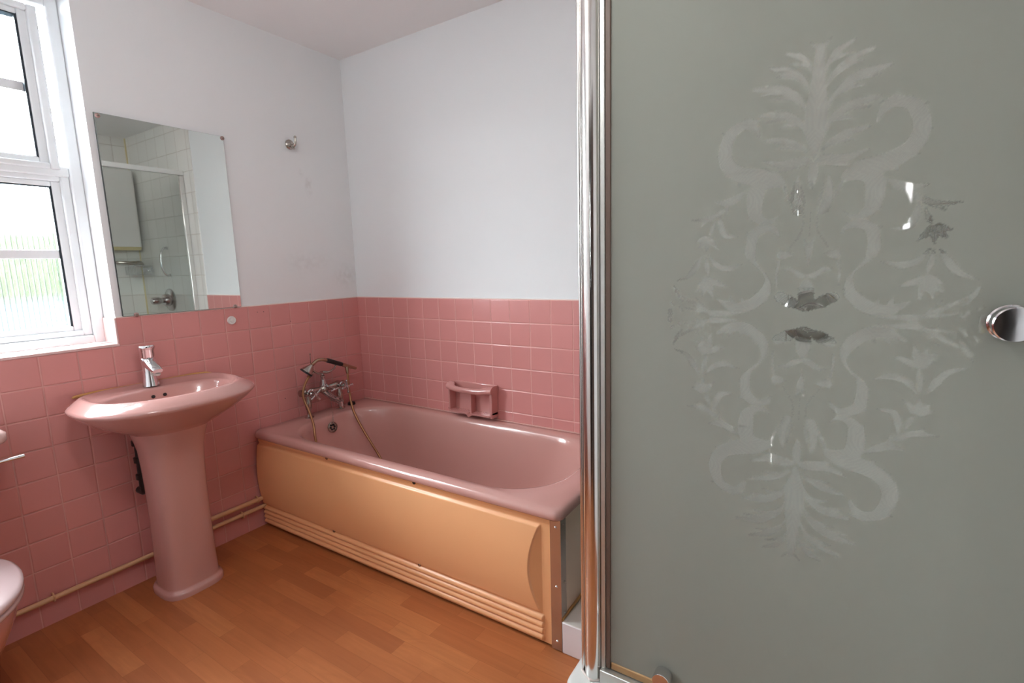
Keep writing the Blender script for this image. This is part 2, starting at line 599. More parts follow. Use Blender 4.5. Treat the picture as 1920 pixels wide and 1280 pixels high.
def oval(xb, xf, hw, z, yc, n=72, pf=2.25, pb=4.0, py=2.35, mid=0.45):
    """basin outline: flat-ish back at xb, rounded front at xf"""
    xc = xb + (xf - xb) * mid
    out = []
    for k in range(n):
        t = 2 * PI * k / n
        c, s = math.cos(t), math.sin(t)
        y = yc + hw * math.copysign(abs(c) ** (2 / py), c)
        if s >= 0:
            x = xc + (xf - xc) * abs(s) ** (2 / pf)
        else:
            x = xc - (xc - xb) * abs(s) ** (2 / pb)
        out.append((x, y, z))
    return out

# ------------------------------------------------------------------ room shell
H = 2.385
YR = -2.30          # rear wall with the doorway the photo was taken from
XR = 2.73           # shower side wall
struct(MB().box(-0.26, XR + 0.11, YR - 0.1, 0.11, -0.1, 0).build('floor', M['floor']), 'orange brown wood strip vinyl floor', 'floor')
struct(MB().box(-0.26, XR + 0.11, YR - 0.1, 0.11, H, H + 0.1).build('ceiling', M['ceil']), 'plain white painted ceiling', 'ceiling')

WZ1 = 2.262
wl_ = MB()
wl_.box(-0.256, -0.006, WY1, 0.106, 0, H)
wl_.box(-0.256, -0.006, WY0, WY1, 0, WZ0 - 0.010)
wl_.box(-0.256, -0.006, WY0, WY1, WZ1, H)
wl_.box(-0.256, -0.006, YR, WY0, 0, H)
wall_left = struct(wl_.build('wall_left', M['paint_left']), 'white upper wall with the window, mirror and pink tiles below', 'wall')
ta = MB()
ta.box(-0.006, 0, WY1, 0, 0, TOP)
ta.box(-0.006, 0, WY0, WY1, 0, WZ0 - 0.010)
ta.box(-0.006, 0, YR, WY0, 0, TOP)
struct(ta.build('tiling', M['tileA'], wall_left))
ret = MB()
ret.box(-0.113, 0.001, WY1 - 0.007, WY1, WZ0, TOP)
ret.box(-0.113, 0.003, WY0, WY1, WZ0 - 0.010, WZ0)
struct(ret.build('sill_tiling', M['tile_plain'], wall_left, bevel=0.002))
struct(MB().tube([(-0.004, WY1, TOP + 0.001), (-0.004, 0, TOP + 0.001)], 0.004, 8).build('sealant_line', M['caulk_w'], wall_left))
hl = MB()
for y, z in ((-0.612, 1.063), (-0.580, 1.062), (-0.512, 0.61), (-0.44, 1.0)):
    hl.lathe([(0.0022, 0), (0.0022, 0.0006)], (0.0, y, z), (1, 0, 0), 8)
struct(hl.build('drill_hole', M['dark'], wall_left))

wall_back = struct(MB().box(-0.006, XR + 0.11, 0.006, 0.106, 0, H).build('wall_back', M['paint']), 'white wall behind the bath with pink tiles below', 'wall')
struct(MB().box(0, 1.70, 0, 0.006, 0, TOP).build('tiling', M['tileB'], wall_back))
struct(MB().box(1.70, XR, 0, 0.006, 0, H).build('tiling', M['tileW'], wall_back))
struct(MB().tube([(0, 0.004, TOP + 0.001), (1.70, 0.004, TOP + 0.001)], 0.004, 8).build('sealant_line', M['caulk_w'], wall_back))

wall_right = struct(MB().box(XR + 0.006, XR + 0.11, YR, 0.006, 0, H).build('wall_right', M['paint']), 'white wall at the far side of the shower', 'wall')
struct(MB().box(XR, XR + 0.006, -0.95, 0, 0, H).build('tiling', M['tileWs'], wall_right))
struct(MB().tube([(XR - 0.003, -0.003, 0.15), (XR - 0.003, -0.003, H)], 0.006, 6).build('sealant_line', M['yellow_pl'], wall_right))

DX0, DX1, DZ = 1.93, 2.69, 1.98
wr = MB()
wr.box(-0.256, DX0, YR - 0.1, YR, 0, H)
wr.box(DX1, XR + 0.11, YR - 0.1, YR, 0, H)
wr.box(DX0, DX1, YR - 0.1, YR, DZ, H)
struct(wr.build('wall_front', M['paint']), 'white wall with the open doorway behind the viewer', 'wall')
dc = MB()
dc.box(DX0 - 0.06, DX0, YR, YR + 0.015, 0, DZ + 0.06)
dc.box(DX1, DX1 + 0.04, YR, YR + 0.015, 0, DZ + 0.06)
dc.box(DX0, DX1, YR, YR + 0.015, DZ, DZ + 0.06)
struct(dc.build('trim_1', M['wood_trim'], bevel=0.004), 'white doorway casing behind the viewer', 'door casing')
d1 = MB().box(2.648, 2.688, YR + 0.02, YR + 0.77, 0.006, DZ - 0.004).build('door_1', M['door_wood'], bevel=0.003)
struct(d1, 'dark wooden door standing open against the side wall behind the viewer', 'door')
hb_ = MB()
hb_.lathe([(0.025, 0), (0.025, 0.006), (0.010, 0.010), (0.009, 0.040), (0.024, 0.046), (0.026, 0.060), (0.018, 0.070), (0.001, 0.072)], (2.648, YR + 0.70, 1.0), (-1, 0, 0), 24)
struct(hb_.build('door_handle', M['chrome'], d1))
# dim passage beyond the doorway
hx0, hx1, hy0, hy1 = 1.3, 3.7, -5.0, YR - 0.1
struct(MB().box(hx0 - 0.1, hx1 + 0.1, hy0 - 0.1, hy1, -0.1, 0).build('floor_passage', M['hall_floor']), 'dark carpet of the passage outside the doorway', 'floor')
hw_ = MB()
hw_.box(hx0 - 0.1, hx0, hy0, hy1, 0, H)
hw_.box(hx1, hx1 + 0.1, hy0, hy1, 0, H)
hw_.box(hx0 - 0.1, hx1 + 0.1, hy0 - 0.1, hy1, H, H + 0.1)
PWX0, PWX1, PWZ0, PWZ1 = 2.775, 2.825, 1.45, 1.86
hw_.box(hx0 - 0.1, PWX0, hy0 - 0.1, hy0, 0, H)
hw_.box(PWX1, hx1 + 0.1, hy0 - 0.1, hy0, 0, H)
hw_.box(PWX0, PWX1, hy0 - 0.1, hy0, 0, PWZ0)
hw_.box(PWX0, PWX1, hy0 - 0.1, hy0, PWZ1, H)
hw_.box(XR + 0.11, hx1 + 0.1, hy1 - 0.02, hy1 + 0.1, 0, H)
struct(hw_.build('wall_passage', M['hall']), 'dim walls of the passage outside the doorway', 'wall')

# ------------------------------------------------------------------ window
win = thing('window_1', 'white plastic window with ribbed glass in a tiled reveal', 'window', (-0.145, (WY0 + WY1) / 2, WZ0))
struct(win)
X0, X1 = -0.185, -0.113
fr = MB()
a = 0.038
fr.box(X0, X1, WY1 - a, WY1, WZ0, WZ1)
fr.box(X0, X1, WY0, WY0 + a, WZ0, WZ1)
fr.box(X0, X1, WY0 + a, WY1 - a, WZ0, WZ0 + 0.034)
fr.box(X0, X1, WY0 + a, WY1 - a, WZ1 - a, WZ1)
fr.box(X0, X1 - 0.006, WY0 + a, WY1 - a, 1.628, 1.668)
struct(fr.build('window_frame', M['upvc'], win, bevel=0.006, seg=3))
def light(y0, y1, z0, z1, bar, sash):
    w = 0.026
    s_ = MB()
    xf = X1 - 0.014 if not sash else X1 + 0.004
    oy = 0.0
    # stepped bead around the glass
    for (dy, xx) in ((0.0, xf), (0.026, xf - 0.012)):
        u0, u1, q0, q1 = y0 + dy, y1 - dy, z0 + dy * 0.75, z1 - dy * 0.75
        ww = 0.028
        wz = 0.021
        s_.box(X0 + 0.005, xx, u1 - ww, u1, q0, q1)
        s_.box(X0 + 0.005, xx, u0, u0 + ww, q0, q1)
        s_.box(X0 + 0.005, xx, u0 + ww, u1 - ww, q0, q0 + wz)
        s_.box(X0 + 0.005, xx, u0 + ww, u1 - ww, q1 - wz, q1)
    sa = s_.build('sash', M['upvc'], win, bevel=0.005, seg=3)
    struct(sa)
    gy0, gy1, gz0, gz1 = y0 + 0.054, y1 - 0.054, z0 + 0.0368, z1 - 0.0368
    gk = MB()
    k = 0.007
    gx0, gx1 = -0.158, xf - 0.0145
    gk.box(gx0, gx1, gy1 - k, gy1, gz0, gz1)
    gk.box(gx0, gx1, gy0, gy0 + k, gz0, gz1)
    gk.box(gx0, gx1, gy0 + k, gy1 - k, gz0, gz0 + k * 0.6)
    gk.box(gx0, gx1, gy0 + k, gy1 - k, gz1 - k, gz1)
    struct(gk.build('gasket', M['gasket'], win))
    struct(MB().box(-0.156, -0.150, gy0, gy1, gz0, gz1).build('pane', M['ribbed'], win))
    struct(MB().box(-0.1495, -0.1445, gy0, gy1, bar - 0.016, bar + 0.016).build('glazing_bar', M['upvc'], win, bevel=0.002))
light(WY0 + a, WY1 - a, WZ0 + 0.034, 1.628 + 0.004, 1.342, False)
light(WY0 + a + 0.010, WY1 - a - 0.026, 1.652, WZ1 - a - 0.012, 1.935, True)

LX, LY = 1.55, -1.68  # globe added out of view to soften the window light's contrast
lamp = thing('added_fill_lamp', 'added globe fill lamp hanging unseen above the viewer', 'lamp', (LX, LY, H))
MB().lathe([(0.055, 0.0), (0.055, 0.012), (0.030, 0.030), (0.022, 0.100), (0.050, 0.108), (0.050, 0.122)], (LX, LY, H), (0, 0, -1), 32).build('base', M['white_pl'], lamp)
MB().ball((LX, LY, H - 0.222), 0.105, 32).build('fill_globe', M['opal'], lamp, ang=60)

# outside: paving and a clipped hedge
struct(MB().box(-60, -0.27, -40, 60, -0.2, -0.1).build('ground', M['paving']), 'grey paving outside the window', 'ground')
random.seed(3)
hb = bmesh.new()
bmesh.ops.create_grid(hb, x_segments=160, y_segments=26, size=1)
for v in hb.verts:
    y, t = v.co.x * 22.0 + 9.0, (v.co.y + 1) / 2
    ang = t * PI
    r = 1.1 + 0.35 * math.sin(y * 2.9 + t * 7) * math.sin(y * 1.3 + t * 11) + random.uniform(-0.16, 0.16)
    v.co = Vector((-38 + math.cos(ang) * r, y, -0.12 + max(0, math.sin(ang)) ** 0.6 * (4.6 + 0.5 * math.sin(y * 0.9) + r * 0.4)))
me = bpy.data.meshes.new('hedge')
hb.to_mesh(me)
hb.free()
me.materials.append(M['leaf'])
hedge = bpy.data.objects.new('hedge', me)
COL.objects.link(hedge)
tag(hedge, 'green hedge blurred behind the ribbed window glass', 'hedge')

# ------------------------------------------------------------------ mirror, hook, cap
mir = thing('mirror', 'frameless rectangular mirror on the wall above the basin', 'mirror', (0, -0.92, 1.096))
MY0, MY1, MZ0, MZ1 = -1.160, -0.6875, 1.096, 1.857
MB().box(-0.006, 0.0005, MY0, MY1, MZ0, MZ1).build('backing', M['mirror_edge'], mir)
MB().box(0.0005, 0.004, MY0 + 0.0012, MY1 - 0.0012, MZ0 + 0.0012, MZ1 - 0.0012).build('glass', M['mirror'], mir)
for y, z in ((MY0 + 0.010, MZ1 - 0.012), (MY1 - 0.005, MZ1 - 0.008), (MY0 + 0.045, MZ0 + 0.004), (MY1 - 0.030, MZ0 + 0.004)):
    k = MB()
    k.lathe([(0.0085, 0.003), (0.0085, 0.007), (0.006, 0.010), (0.001, 0.011)], (0, y, z), (1, 0, 0), 16)
    c = k.build('mirror_clip', M['clip'], mir)
    MB().lathe([(0.004, 0.010), (0.0035, 0.0125), (0.001, 0.013)], (0, y, z), (1, 0, 0), 12).build('screw', M['screw'], c)

hk = thing('robe_hook', 'small chrome robe hook high on the wall beside the mirror', 'hook', (-0.006, -0.351, 1.884))
MB().lathe([(0.024, 0), (0.024, 0.005), (0.019, 0.010), (0.012, 0.012), (0.009, 0.020), (0.001, 0.021)], (-0.006, -0.351, 1.882), (1, 0, 0), 28).build('wall_plate', M['chrome_worn'], hk)
k = MB()
k.tube([(0.008, -0.351, 1.876), (0.030, -0.351, 1.872), (0.042, -0.351, 1.882), (0.045, -0.351, 1.908)], [0.008, 0.0075, 0.0065, 0.006], 12, smooth=5)
k.ball((0.045, -0.351, 1.910), 0.0075)
k.tube([(0.012, -0.351, 1.872), (0.026, -0.351, 1.860), (0.034, -0.351, 1.862)], [0.007, 0.006, 0.005], 10, smooth=4)
k.build('hook_arm', M['chrome_worn'], hk)

wc = MB()
wc.lathe([(0.019, 0), (0.0195, 0.004), (0.018, 0.008), (0.014, 0.009), (0.013, 0.006), (0.009, 0.0055), (0.008, 0.010), (0.001, 0.011)], (0, -0.741, 1.037), (1, 0, 0), 28)
tag(wc.build('wall_cap', M['white_pl']), 'white round plastic cap on the pink tiles below the mirror', 'wall cap')

# ------------------------------------------------------------------ wash basin
BY = -1.117
RZ = 0.020         # height shift of the bowl
ws = thing('wash_basin', 'pink oval pedestal wash basin on the tiled wall', 'wash basin', (0.18, BY, 0))
R = [oval(0.10, 0.2600, 0.0820, 0.6200, BY), oval(0.075, 0.2850, 0.1206, 0.6600, BY), oval(0.045, 0.3350, 0.1785, 0.6920, BY),
     oval(0.02, 0.3820, 0.2364, 0.7250, BY), oval(0.006, 0.4220, 0.2750, 0.7580, BY), oval(0.002, 0.4410, 0.2934, 0.7780, BY),
     oval(0.001, 0.4480, 0.2991, 0.7870, BY), oval(0.001, 0.4470, 0.2982, 0.7930, BY), oval(0.002, 0.4400, 0.2914, 0.8000, BY),
     oval(0.004, 0.4040, 0.2586, 0.8215, BY), oval(0.007, 0.3940, 0.2509, 0.8250, BY), oval(0.012, 0.3860, 0.2441, 0.8250, BY),
     oval(0.020, 0.3810, 0.2393, 0.8225, BY), oval(0.030, 0.3780, 0.2345, 0.8175, BY), oval(0.080, 0.3750, 0.2210, 0.8125, BY, pb=3), oval(0.096, 0.3730, 0.2162, 0.8100, BY, pb=2.8),
     oval(0.101, 0.3670, 0.2113, 0.8020, BY, pb=2.6), oval(0.107, 0.3580, 0.1988, 0.7800, BY, pb=2.4), oval(0.120, 0.3380, 0.1814, 0.7500, BY, pb=2.3),
     oval(0.140, 0.3120, 0.1496, 0.7200, BY, pb=2.2), oval(0.170, 0.2800, 0.0965, 0.6980, BY, pb=2), oval(0.200, 0.2500, 0.0338, 0.6900, BY, pb=2)]
bowl = MB().loft(R, True, True).build('bowl', M['basin'], ws, ang=60)
for y in (BY - 0.019, BY + 0.022):
    MB().lathe([(0.0065, 0.0), (0.0065, 0.004)], (0.1085, y, 0.780), (0.95, 0, 0.3), 16).build('overflow_hole', M['dark'], bowl)
MB().lathe([(0.028, 0), (0.027, 0.004), (0.018, 0.003), (0.017, -0.002)], (0.225, BY, 0.691), (0, 0, 1), 24).build('waste_fitting', M['chrome'], bowl)
cp = [(0.0095 + 0.02 * max(0, abs(t) - 0.78) / 0.22, BY + t * 0.285, 0.820 - 0.012 * max(0, abs(t) - 0.75) / 0.25) for t in [-0.84, -0.8, -0.6, -0.3, 0, 0.3, 0.6, 0.8, 0.9]]
MB().tube(cp, [0.003, 0.006, 0.007, 0.006, 0.006, 0.007, 0.008, 0.007, 0.004, 0.002], 8, smooth=3).build('sealant_line', M['caulk'], ws)['label'] = 'yellowed sealant line'
def sq(cx, hx, hy, z, p=3.2, n=48, cy=BY - 0.006):
    out = []
    for k in range(n):
        t = 2 * PI * k / n
        c, s = math.cos(t), math.sin(t)
        out.append((cx + hx * math.copysign(abs(c) ** (2 / p), c), cy + hy * math.copysign(abs(s) ** (2 / p), s), z))
    return out
PX = 0.172
R = [sq(PX, 0.110, 0.112, 0.0), sq(PX, 0.110, 0.112, 0.016), sq(PX, 0.106, 0.108, 0.023), sq(PX, 0.096, 0.102, 0.026),
     sq(PX, 0.094, 0.100, 0.034), sq(PX, 0.091, 0.098, 0.12), sq(PX, 0.088, 0.095, 0.30), sq(PX, 0.088, 0.096, 0.44), sq(PX, 0.092, 0.099, 0.53),
     sq(PX + 0.004, 0.098, 0.105, 0.59, 2.8), sq(PX + 0.008, 0.106, 0.116, 0.63, 2.5), sq(PX + 0.012, 0.118, 0.132, 0.675, 2.3)]
MB().loft(R).build('pedestal', M['basin'], ws, ang=60)

tp = thing('basin_tap', 'chrome single lever tap on the pink wash basin', 'tap', (0.054, BY, 0.8180))
tx = 0.054
def ell(c, hx, hy, z, n=32, tilt=0.0):
    return [(c[0] + hx * math.cos(2 * PI * k / n), c[1] + hy * math.sin(2 * PI * k / n), z + tilt * hx * math.cos(2 * PI * k / n)) for k in range(n)]
MB().loft([ell((tx, BY), 0.031, 0.030, 0.8170), ell((tx, BY), 0.030, 0.029, 0.8250), ell((tx, BY), 0.025, 0.0245, 0.8550), ell((tx, BY), 0.0235, 0.023, 0.8800),
           ell((tx, BY), 0.0245, 0.024, 0.9150), ell((tx + 0.001, BY), 0.0255, 0.025, 0.9280, tilt=-0.35), ell((tx, BY), 0.020, 0.020, 0.9340, tilt=-0.3)]).build('body', M['chrome'], tp, ang=50)
sp = MB()
for_r = []
for t, w, hgt in ((0.0, 0.022, 0.024), (0.25, 0.0225, 0.0215), (0.6, 0.0215, 0.017), (0.9, 0.0195, 0.0135), (1.0, 0.017, 0.010)):
    cx, cz = tx + 0.004 + 0.074 * t, 0.9130 - 0.032 * t
    ring = []
    for k in range(24):
        q = 2 * PI * k / 24
        c, s = math.cos(q), math.sin(q)
        ring.append((cx + 0.35 * hgt * math.copysign(abs(s) ** 0.75, s), BY + w * math.copysign(abs(c) ** 0.75, c), cz + hgt * 0.8 * math.copysign(abs(s) ** 0.75, s)))
    for_r.append(ring)
sp.loft(for_r)
sp.build('spout', M['chrome'], tp, ang=50)
MB().lathe([(0.0115, 0), (0.0115, 0.008), (0.009, 0.008)], (tx + 0.066, BY, 0.8660), (0.25, 0, 1), 18).build('aerator', M['alu_satin'], tp)
lv = MB()
lv.loft([ell((tx, BY), 0.022, 0.022, 0.9280), ell((tx, BY), 0.0255, 0.0255, 0.9360), ell((tx, BY), 0.0255, 0.0255, 0.9580), ell((tx + 0.002, BY), 0.0295, 0.0285, 0.9640, tilt=0.12),
         ell((tx + 0.003, BY), 0.031, 0.030, 0.9710, tilt=0.14), ell((tx + 0.003, BY), 0.028, 0.027, 0.9770, tilt=0.14), ell((tx + 0.002, BY), 0.012, 0.012, 0.9795, tilt=0.1)])
lv.build('lever', M['chrome'], tp, ang=50)

wp = thing('waste_pipe', 'black waste pipe half hidden behind the basin pedestal', 'pipe', (0.045, BY - 0.066, 0.38))
WY = BY - 0.070
MB().tube([(0.055, WY, 0.64), (0.050, WY, 0.42)], 0.017, 14).build('pipe_run', M['black'], wp)
for z in (0.46, 0.53, 0.60):
    MB().lathe([(0.018, -0.012), (0.024, -0.010), (0.024, 0.010), (0.018, 0.012)], (0.052, WY, z), (0, 0, 1), 14).build('compression_nut', M['black'], wp)
MB().tube([(0.050, WY, 0.43), (0.045, WY, 0.395), (0.0, WY, 0.390)], 0.015, 12, smooth=4).build('wall_elbow', M['black'], wp)

# ------------------------------------------------------------------ pipes along the wall
def pipe(name, pts, r, label, grp=None):
    t = thing(name, label, 'pipe', pts[0], grp)
    MB().tube(pts, r, 14).build('pipe_run', M['pipe'], t)
    return t
p1 = pipe('heating_pipe', [(0.017, -2.28, 0.101), (0.017, -0.665, 0.107)], 0.0095, 'long cream painted pipe running low along the wall from the toilet to the bath')
p2 = pipe('heating_pipe', [(0.017, -1.03, 0.150), (0.017, -0.675, 0.150)], 0.0105, 'short cream pipe above the long one between basin pedestal and bath')
for p, ys, z in ((p1, (-1.50, -0.80), 0.104), (p2, (-0.72,), 0.150)):
    for y in ys:
        MB().tube([(0.0005, y, z + 0.012), (0.012, y, z + 0.016), (0.0285, y, z + 0.006), (0.0285, y, z - 0.006), (0.012, y, z - 0.016), (0.0005, y, z - 0.012)], 0.003, 8).build('pipe_clip', M['pipe'], p)

# ------------------------------------------------------------------ bath
bt = thing('bathtub', 'pink enamel bathtub with peach side panel along the tiled back wall', 'bathtub', (0.84, -0.35, 0))
bx0, bx1, by0, by1 = 0.002, 1.676, -0.703, -0.002
ZR = 0.494
R = [rrect(bx0 + 0.012, bx1 - 0.016, by0 + 0.020, by1 - 0.002, 0.02, ZR - 0.036), rrect(bx0 + 0.004, bx1 - 0.005, by0 + 0.006, by1, 0.028, ZR - 0.036),
     rrect(bx0, bx1, by0, by1, 0.03, ZR - 0.030), rrect(bx0, bx1, by0, by1, 0.03, ZR - 0.018),
     rrect(bx0 + 0.0005, bx1 - 0.003, by0 + 0.004, by1, 0.03, ZR - 0.008), rrect(bx0 + 0.002, bx1 - 0.010, by0 + 0.011, by1 - 0.001, 0.03, ZR - 0.002),
     rrect(bx0 + 0.006, bx1 - 0.022, by0 + 0.022, by1 - 0.004, 0.032, ZR),
     rrect(0.122, 1.585, -0.652, -0.052, 0.23, ZR - 0.001), rrect(0.130, 1.574, -0.644, -0.060, 0.235, ZR - 0.006),
     rrect(0.136, 1.564, -0.637, -0.067, 0.235, ZR - 0.018), rrect(0.140, 1.553, -0.631, -0.073, 0.235, ZR - 0.045),
     rrect(0.150, 1.520, -0.622, -0.082, 0.228, 0.38), rrect(0.165, 1.46, -0.610, -0.094, 0.22, 0.28), rrect(0.185, 1.40, -0.596, -0.108, 0.21, 0.19),
     rrect(0.215, 1.33, -0.570, -0.134, 0.19, 0.135), rrect(0.26, 1.25, -0.52, -0.184, 0.15, 0.113), rrect(0.36, 1.10, -0.42, -0.284, 0.06, 0.108)]
MB().loft(R, False, True).build('tub_shell', M['bath'], bt, ang=70)
ov = MB()
OC = (0.1445, -0.352, 0.432)
ov.lathe([(0.026, -0.004), (0.029, 0.001), (0.029, 0.005), (0.024, 0.007), (0.022, 0.003), (0.001, 0.003)], OC, (0.99, 0, 0.14), 28)
ovo = ov.build('overflow_plate', M['chrome_worn'], bt)
gr = MB()
for k in range(6):
    q = 2 * PI * k / 6
    gr.lathe([(0.0055, 0.0035), (0.0055, 0.0042)], (OC[0] + 0.0012, OC[1] + 0.0125 * math.cos(q), OC[2] + 0.0125 * math.sin(q)), (0.99, 0, 0.14), 10)
gr.build('grille_holes', M['dark'], ovo)
MB().lathe([(0.036, 0), (0.034, 0.004), (0.022, 0.003), (0.021, -0.001)], (0.36, -0.352, 0.1095), (0, 0, 1), 24).build('waste_fitting', M['chrome'], bt)
MB().tube([(0.006, -0.0055, ZR + 0.001), (1.67, -0.0055, ZR + 0.001)], 0.004, 8).build('sealant_line', M['caulk_p'], bt)

# side panel, moulded
NX, NZ = 240, 190
xa, xb_, za, zb = 0.014, 1.652, 0.010, 0.468
def sm(a, b, x):
    t = min(1, max(0, (x - a) / (b - a)))
    return t * t * (3 - 2 * t)
def pd(x, z):
    d = 0.0
    if z > 0.434:
        d = 0.002 * sm(0.434, 0.440, z)
    t = (z - 0.113) / (0.428 - 0.113)
    if 0 < t < 1:
        bul = 0.007 * sm(0.0, 0.03, t) * sm(0.0, 0.03, 1 - t) + 0.018 * math.sin(PI * t) ** 0.85
        xe = 1.590 - 0.036 * math.sin(PI * t) ** 0.9
        fall = 1 - sm(xe, xe + 0.006, x) * 0.25 - 0.75 * min(1, max(0, (x - xe - 0.003) / max(0.004, 1.593 - xe)))
        d = max(d, bul * max(0, fall))
    if 0.016 < z < 0.108:
        q = (z - 0.016) / 0.092 * 4
        d = max(d, (0.003 + 0.0085 * abs(math.sin(PI * q)) ** 0.7) * (1 - sm(1.596, 1.604, x)))
    return d
xs = [xa + (1.52 - xa) * i / 60 for i in range(60)] + [1.52 + (xb_ - 1.52) * i / (NX - 60) for i in range(NX - 59)]
pv, pf_ = [], []
for j in range(NZ + 1):
    z = za + (zb - za) * j / NZ
    for x in xs:
        pv.append((x, -0.682 - pd(x, z), z))
nx = len(xs)
for j in range(NZ):
    for i in range(nx - 1):
        a_ = j * nx + i
        pf_.append((a_, a_ + 1, a_ + nx + 1, a_ + nx))
pm = MB().add(pv, pf_)
pm.box(xa, xb_, -0.6815, -0.676, za, zb)
pn = pm.build('side_panel', M['panel'], bt, ang=80)
pn['label'] = 'peach moulded plastic side panel'
for x, z in ((0.535, 0.4505), (1.047, 0.4505), (0.540, 0.112), (1.048, 0.110)):
    y = -0.682 - pd(x, z)
    MB().lathe([(0.0080, 0), (0.0077, 0.0025), (0.005, 0.0046), (0.001, 0.0054)], (x, y, z), (0, -1, 0), 14).build('screw', M['screw'] if x != 1.047 else M['dark'], pn)

# metal corner strip and end board
ck = MB()
ck.box(1.630, 1.668, -0.6865, -0.6845, 0.004, 0.462)
ck.box(1.666, 1.668, -0.6845, -0.650, 0.004, 0.462)
cs = ck.build('corner_strip', M['strip'], bt)
cs['label'] = 'riveted metal corner strip'
for z in (0.433, 0.229, 0.035):
    MB().lathe([(0.0048, 0), (0.0045, 0.0015), (0.003, 0.003), (0.0005, 0.0034)], (1.650, -0.6865, z), (0, -1, 0), 12).build('screw', M['chrome'], cs)
for z in (0.437, 0.240, 0.130):
    MB().lathe([(0.0042, 0), (0.004, 0.0013), (0.0025, 0.0026), (0.0005, 0.003)], (1.668, -0.664, z), (1, 0, 0), 12).build('screw', M['screw'], cs)
ep = MB().box(1.656, 1.664, -0.682, -0.004, 0.114, 0.457).build('end_panel', M['endp'], bt)
ep['label'] = 'glossy cream end panel'
MB().tube([(1.667, -0.684, 0.116), (1.667, -0.006, 0.116)], 0.005, 8).build('sealant_line', M['caulk'], ep)
struct(MB().box(1.668, 1.797, -0.687, -0.001, 0, 0.1125).build('trim_2', M['tileL'], bevel=0.004), 'low pale tiled ledge between bath and shower tray', 'ledge')

# ------------------------------------------------------------------ soap dish
sd = thing('soap_dish', 'pink ceramic double soap dish with grab bar on the back wall', 'soap dish', (0.82, 0, 0.515))
sx0, sx1, sz0, sz1, sdp = 0.704, 0.976, 0.508, 0.657, 0.060
k = MB()
k.box(sx0, sx1, -0.010, 0.0, sz0, sz1 + 0.014)
k.box(sx0, sx0 + 0.010, -sdp, -0.008, sz0 + 0.010, sz1 - 0.010)
k.box(sx1 - 0.015, sx1, -sdp, -0.008, sz0 + 0.004, sz1 - 0.006)
k.box((sx0 + sx1) / 2 - 0.005, (sx0 + sx1) / 2 + 0.005, -sdp + 0.006, -0.008, sz0 + 0.008, sz1 - 0.030)
k.build('holder', M['dish'], sd, bevel=0.0045, seg=3)
bot = []
nb = 48
for i in range(nb + 1):
    t = i / nb
    x = sx0 + (sx1 - sx0) * t
    c = abs(t - 0.5)
    lip = -sdp - 0.004 - 0.010 * math.exp(-(c / 0.05) ** 2)
    zf = sz0 + 0.011 - 0.011 * math.exp(-(c / 0.045) ** 2) + 0.012 * max(0, (c - 0.44) / 0.06)
    bot.append((x, lip, zf))
v, f = [], []
for (x, y, z) in bot:
    v += [(x, y, z), (x, y - 0.001, z + 0.008), (x, y + 0.006, z + 0.009), (x, -0.006, z + 0.006), (x, -0.006, z - 0.004 if z > sz0 + 0.004 else z)]
for i in range(nb):
    for q in range(5):
        r_ = (q + 1) % 5
        f.append((i * 5 + q, i * 5 + r_, (i + 1) * 5 + r_, (i + 1) * 5 + q))
f.append((4, 3, 2, 1, 0))
f.append(tuple(nb * 5 + q for q in range(5)))
MB().add(v, f).build('tray_lip', M['dish'], sd, ang=60)
for j in range(2):
    rb = MB()
    rx = (sx0 + 0.014, sx0 + 0.143)[j]
    rb.box(rx, rx + 0.112, -sdp + 0.004, -0.012, sz0 + 0.010, sz0 + 0.0165)
    for i in range(7):
        for q in range(3):
            rb.ball((rx + 0.010 + 0.0153 * i, -sdp + 0.014 + 0.014 * q, sz0 + 0.0165), 0.0036, 8)
    rb.build('drain_floor', M['dish'], sd)
br = MB()
def bar_ring(x, y, z, hx, hz):
    return [(x, y + hx * math.cos(2 * PI * q / 16), z + hz * math.sin(2 * PI * q / 16)) for q in range(16)]
br.loft([bar_ring(sx0 - 0.003, -0.036, sz1 - 0.006, 0.036, 0.021), bar_ring(sx0 + 0.014, -0.040, sz1 - 0.008, 0.034, 0.020), bar_ring(sx0 + 0.032, -0.058, sz1 - 0.011, 0.020, 0.0165), bar_ring(sx0 + 0.060, -0.068, sz1 - 0.014, 0.0125, 0.0145),
         bar_ring(sx0 + 0.11, -0.071, sz1 - 0.015, 0.0115, 0.0145), bar_ring(sx1 - 0.11, -0.071, sz1 - 0.015, 0.0115, 0.0145), bar_ring(sx1 - 0.065, -0.066, sz1 - 0.014, 0.015, 0.016),
         bar_ring(sx1 - 0.040, -0.052, sz1 - 0.010, 0.026, 0.018), bar_ring(sx1 - 0.015, -0.040, sz1 - 0.008, 0.035, 0.020), bar_ring(sx1 + 0.002, -0.036, sz1 - 0.006, 0.036, 0.022)])
br.build('grab_bar', M['dish'], sd, ang=60)

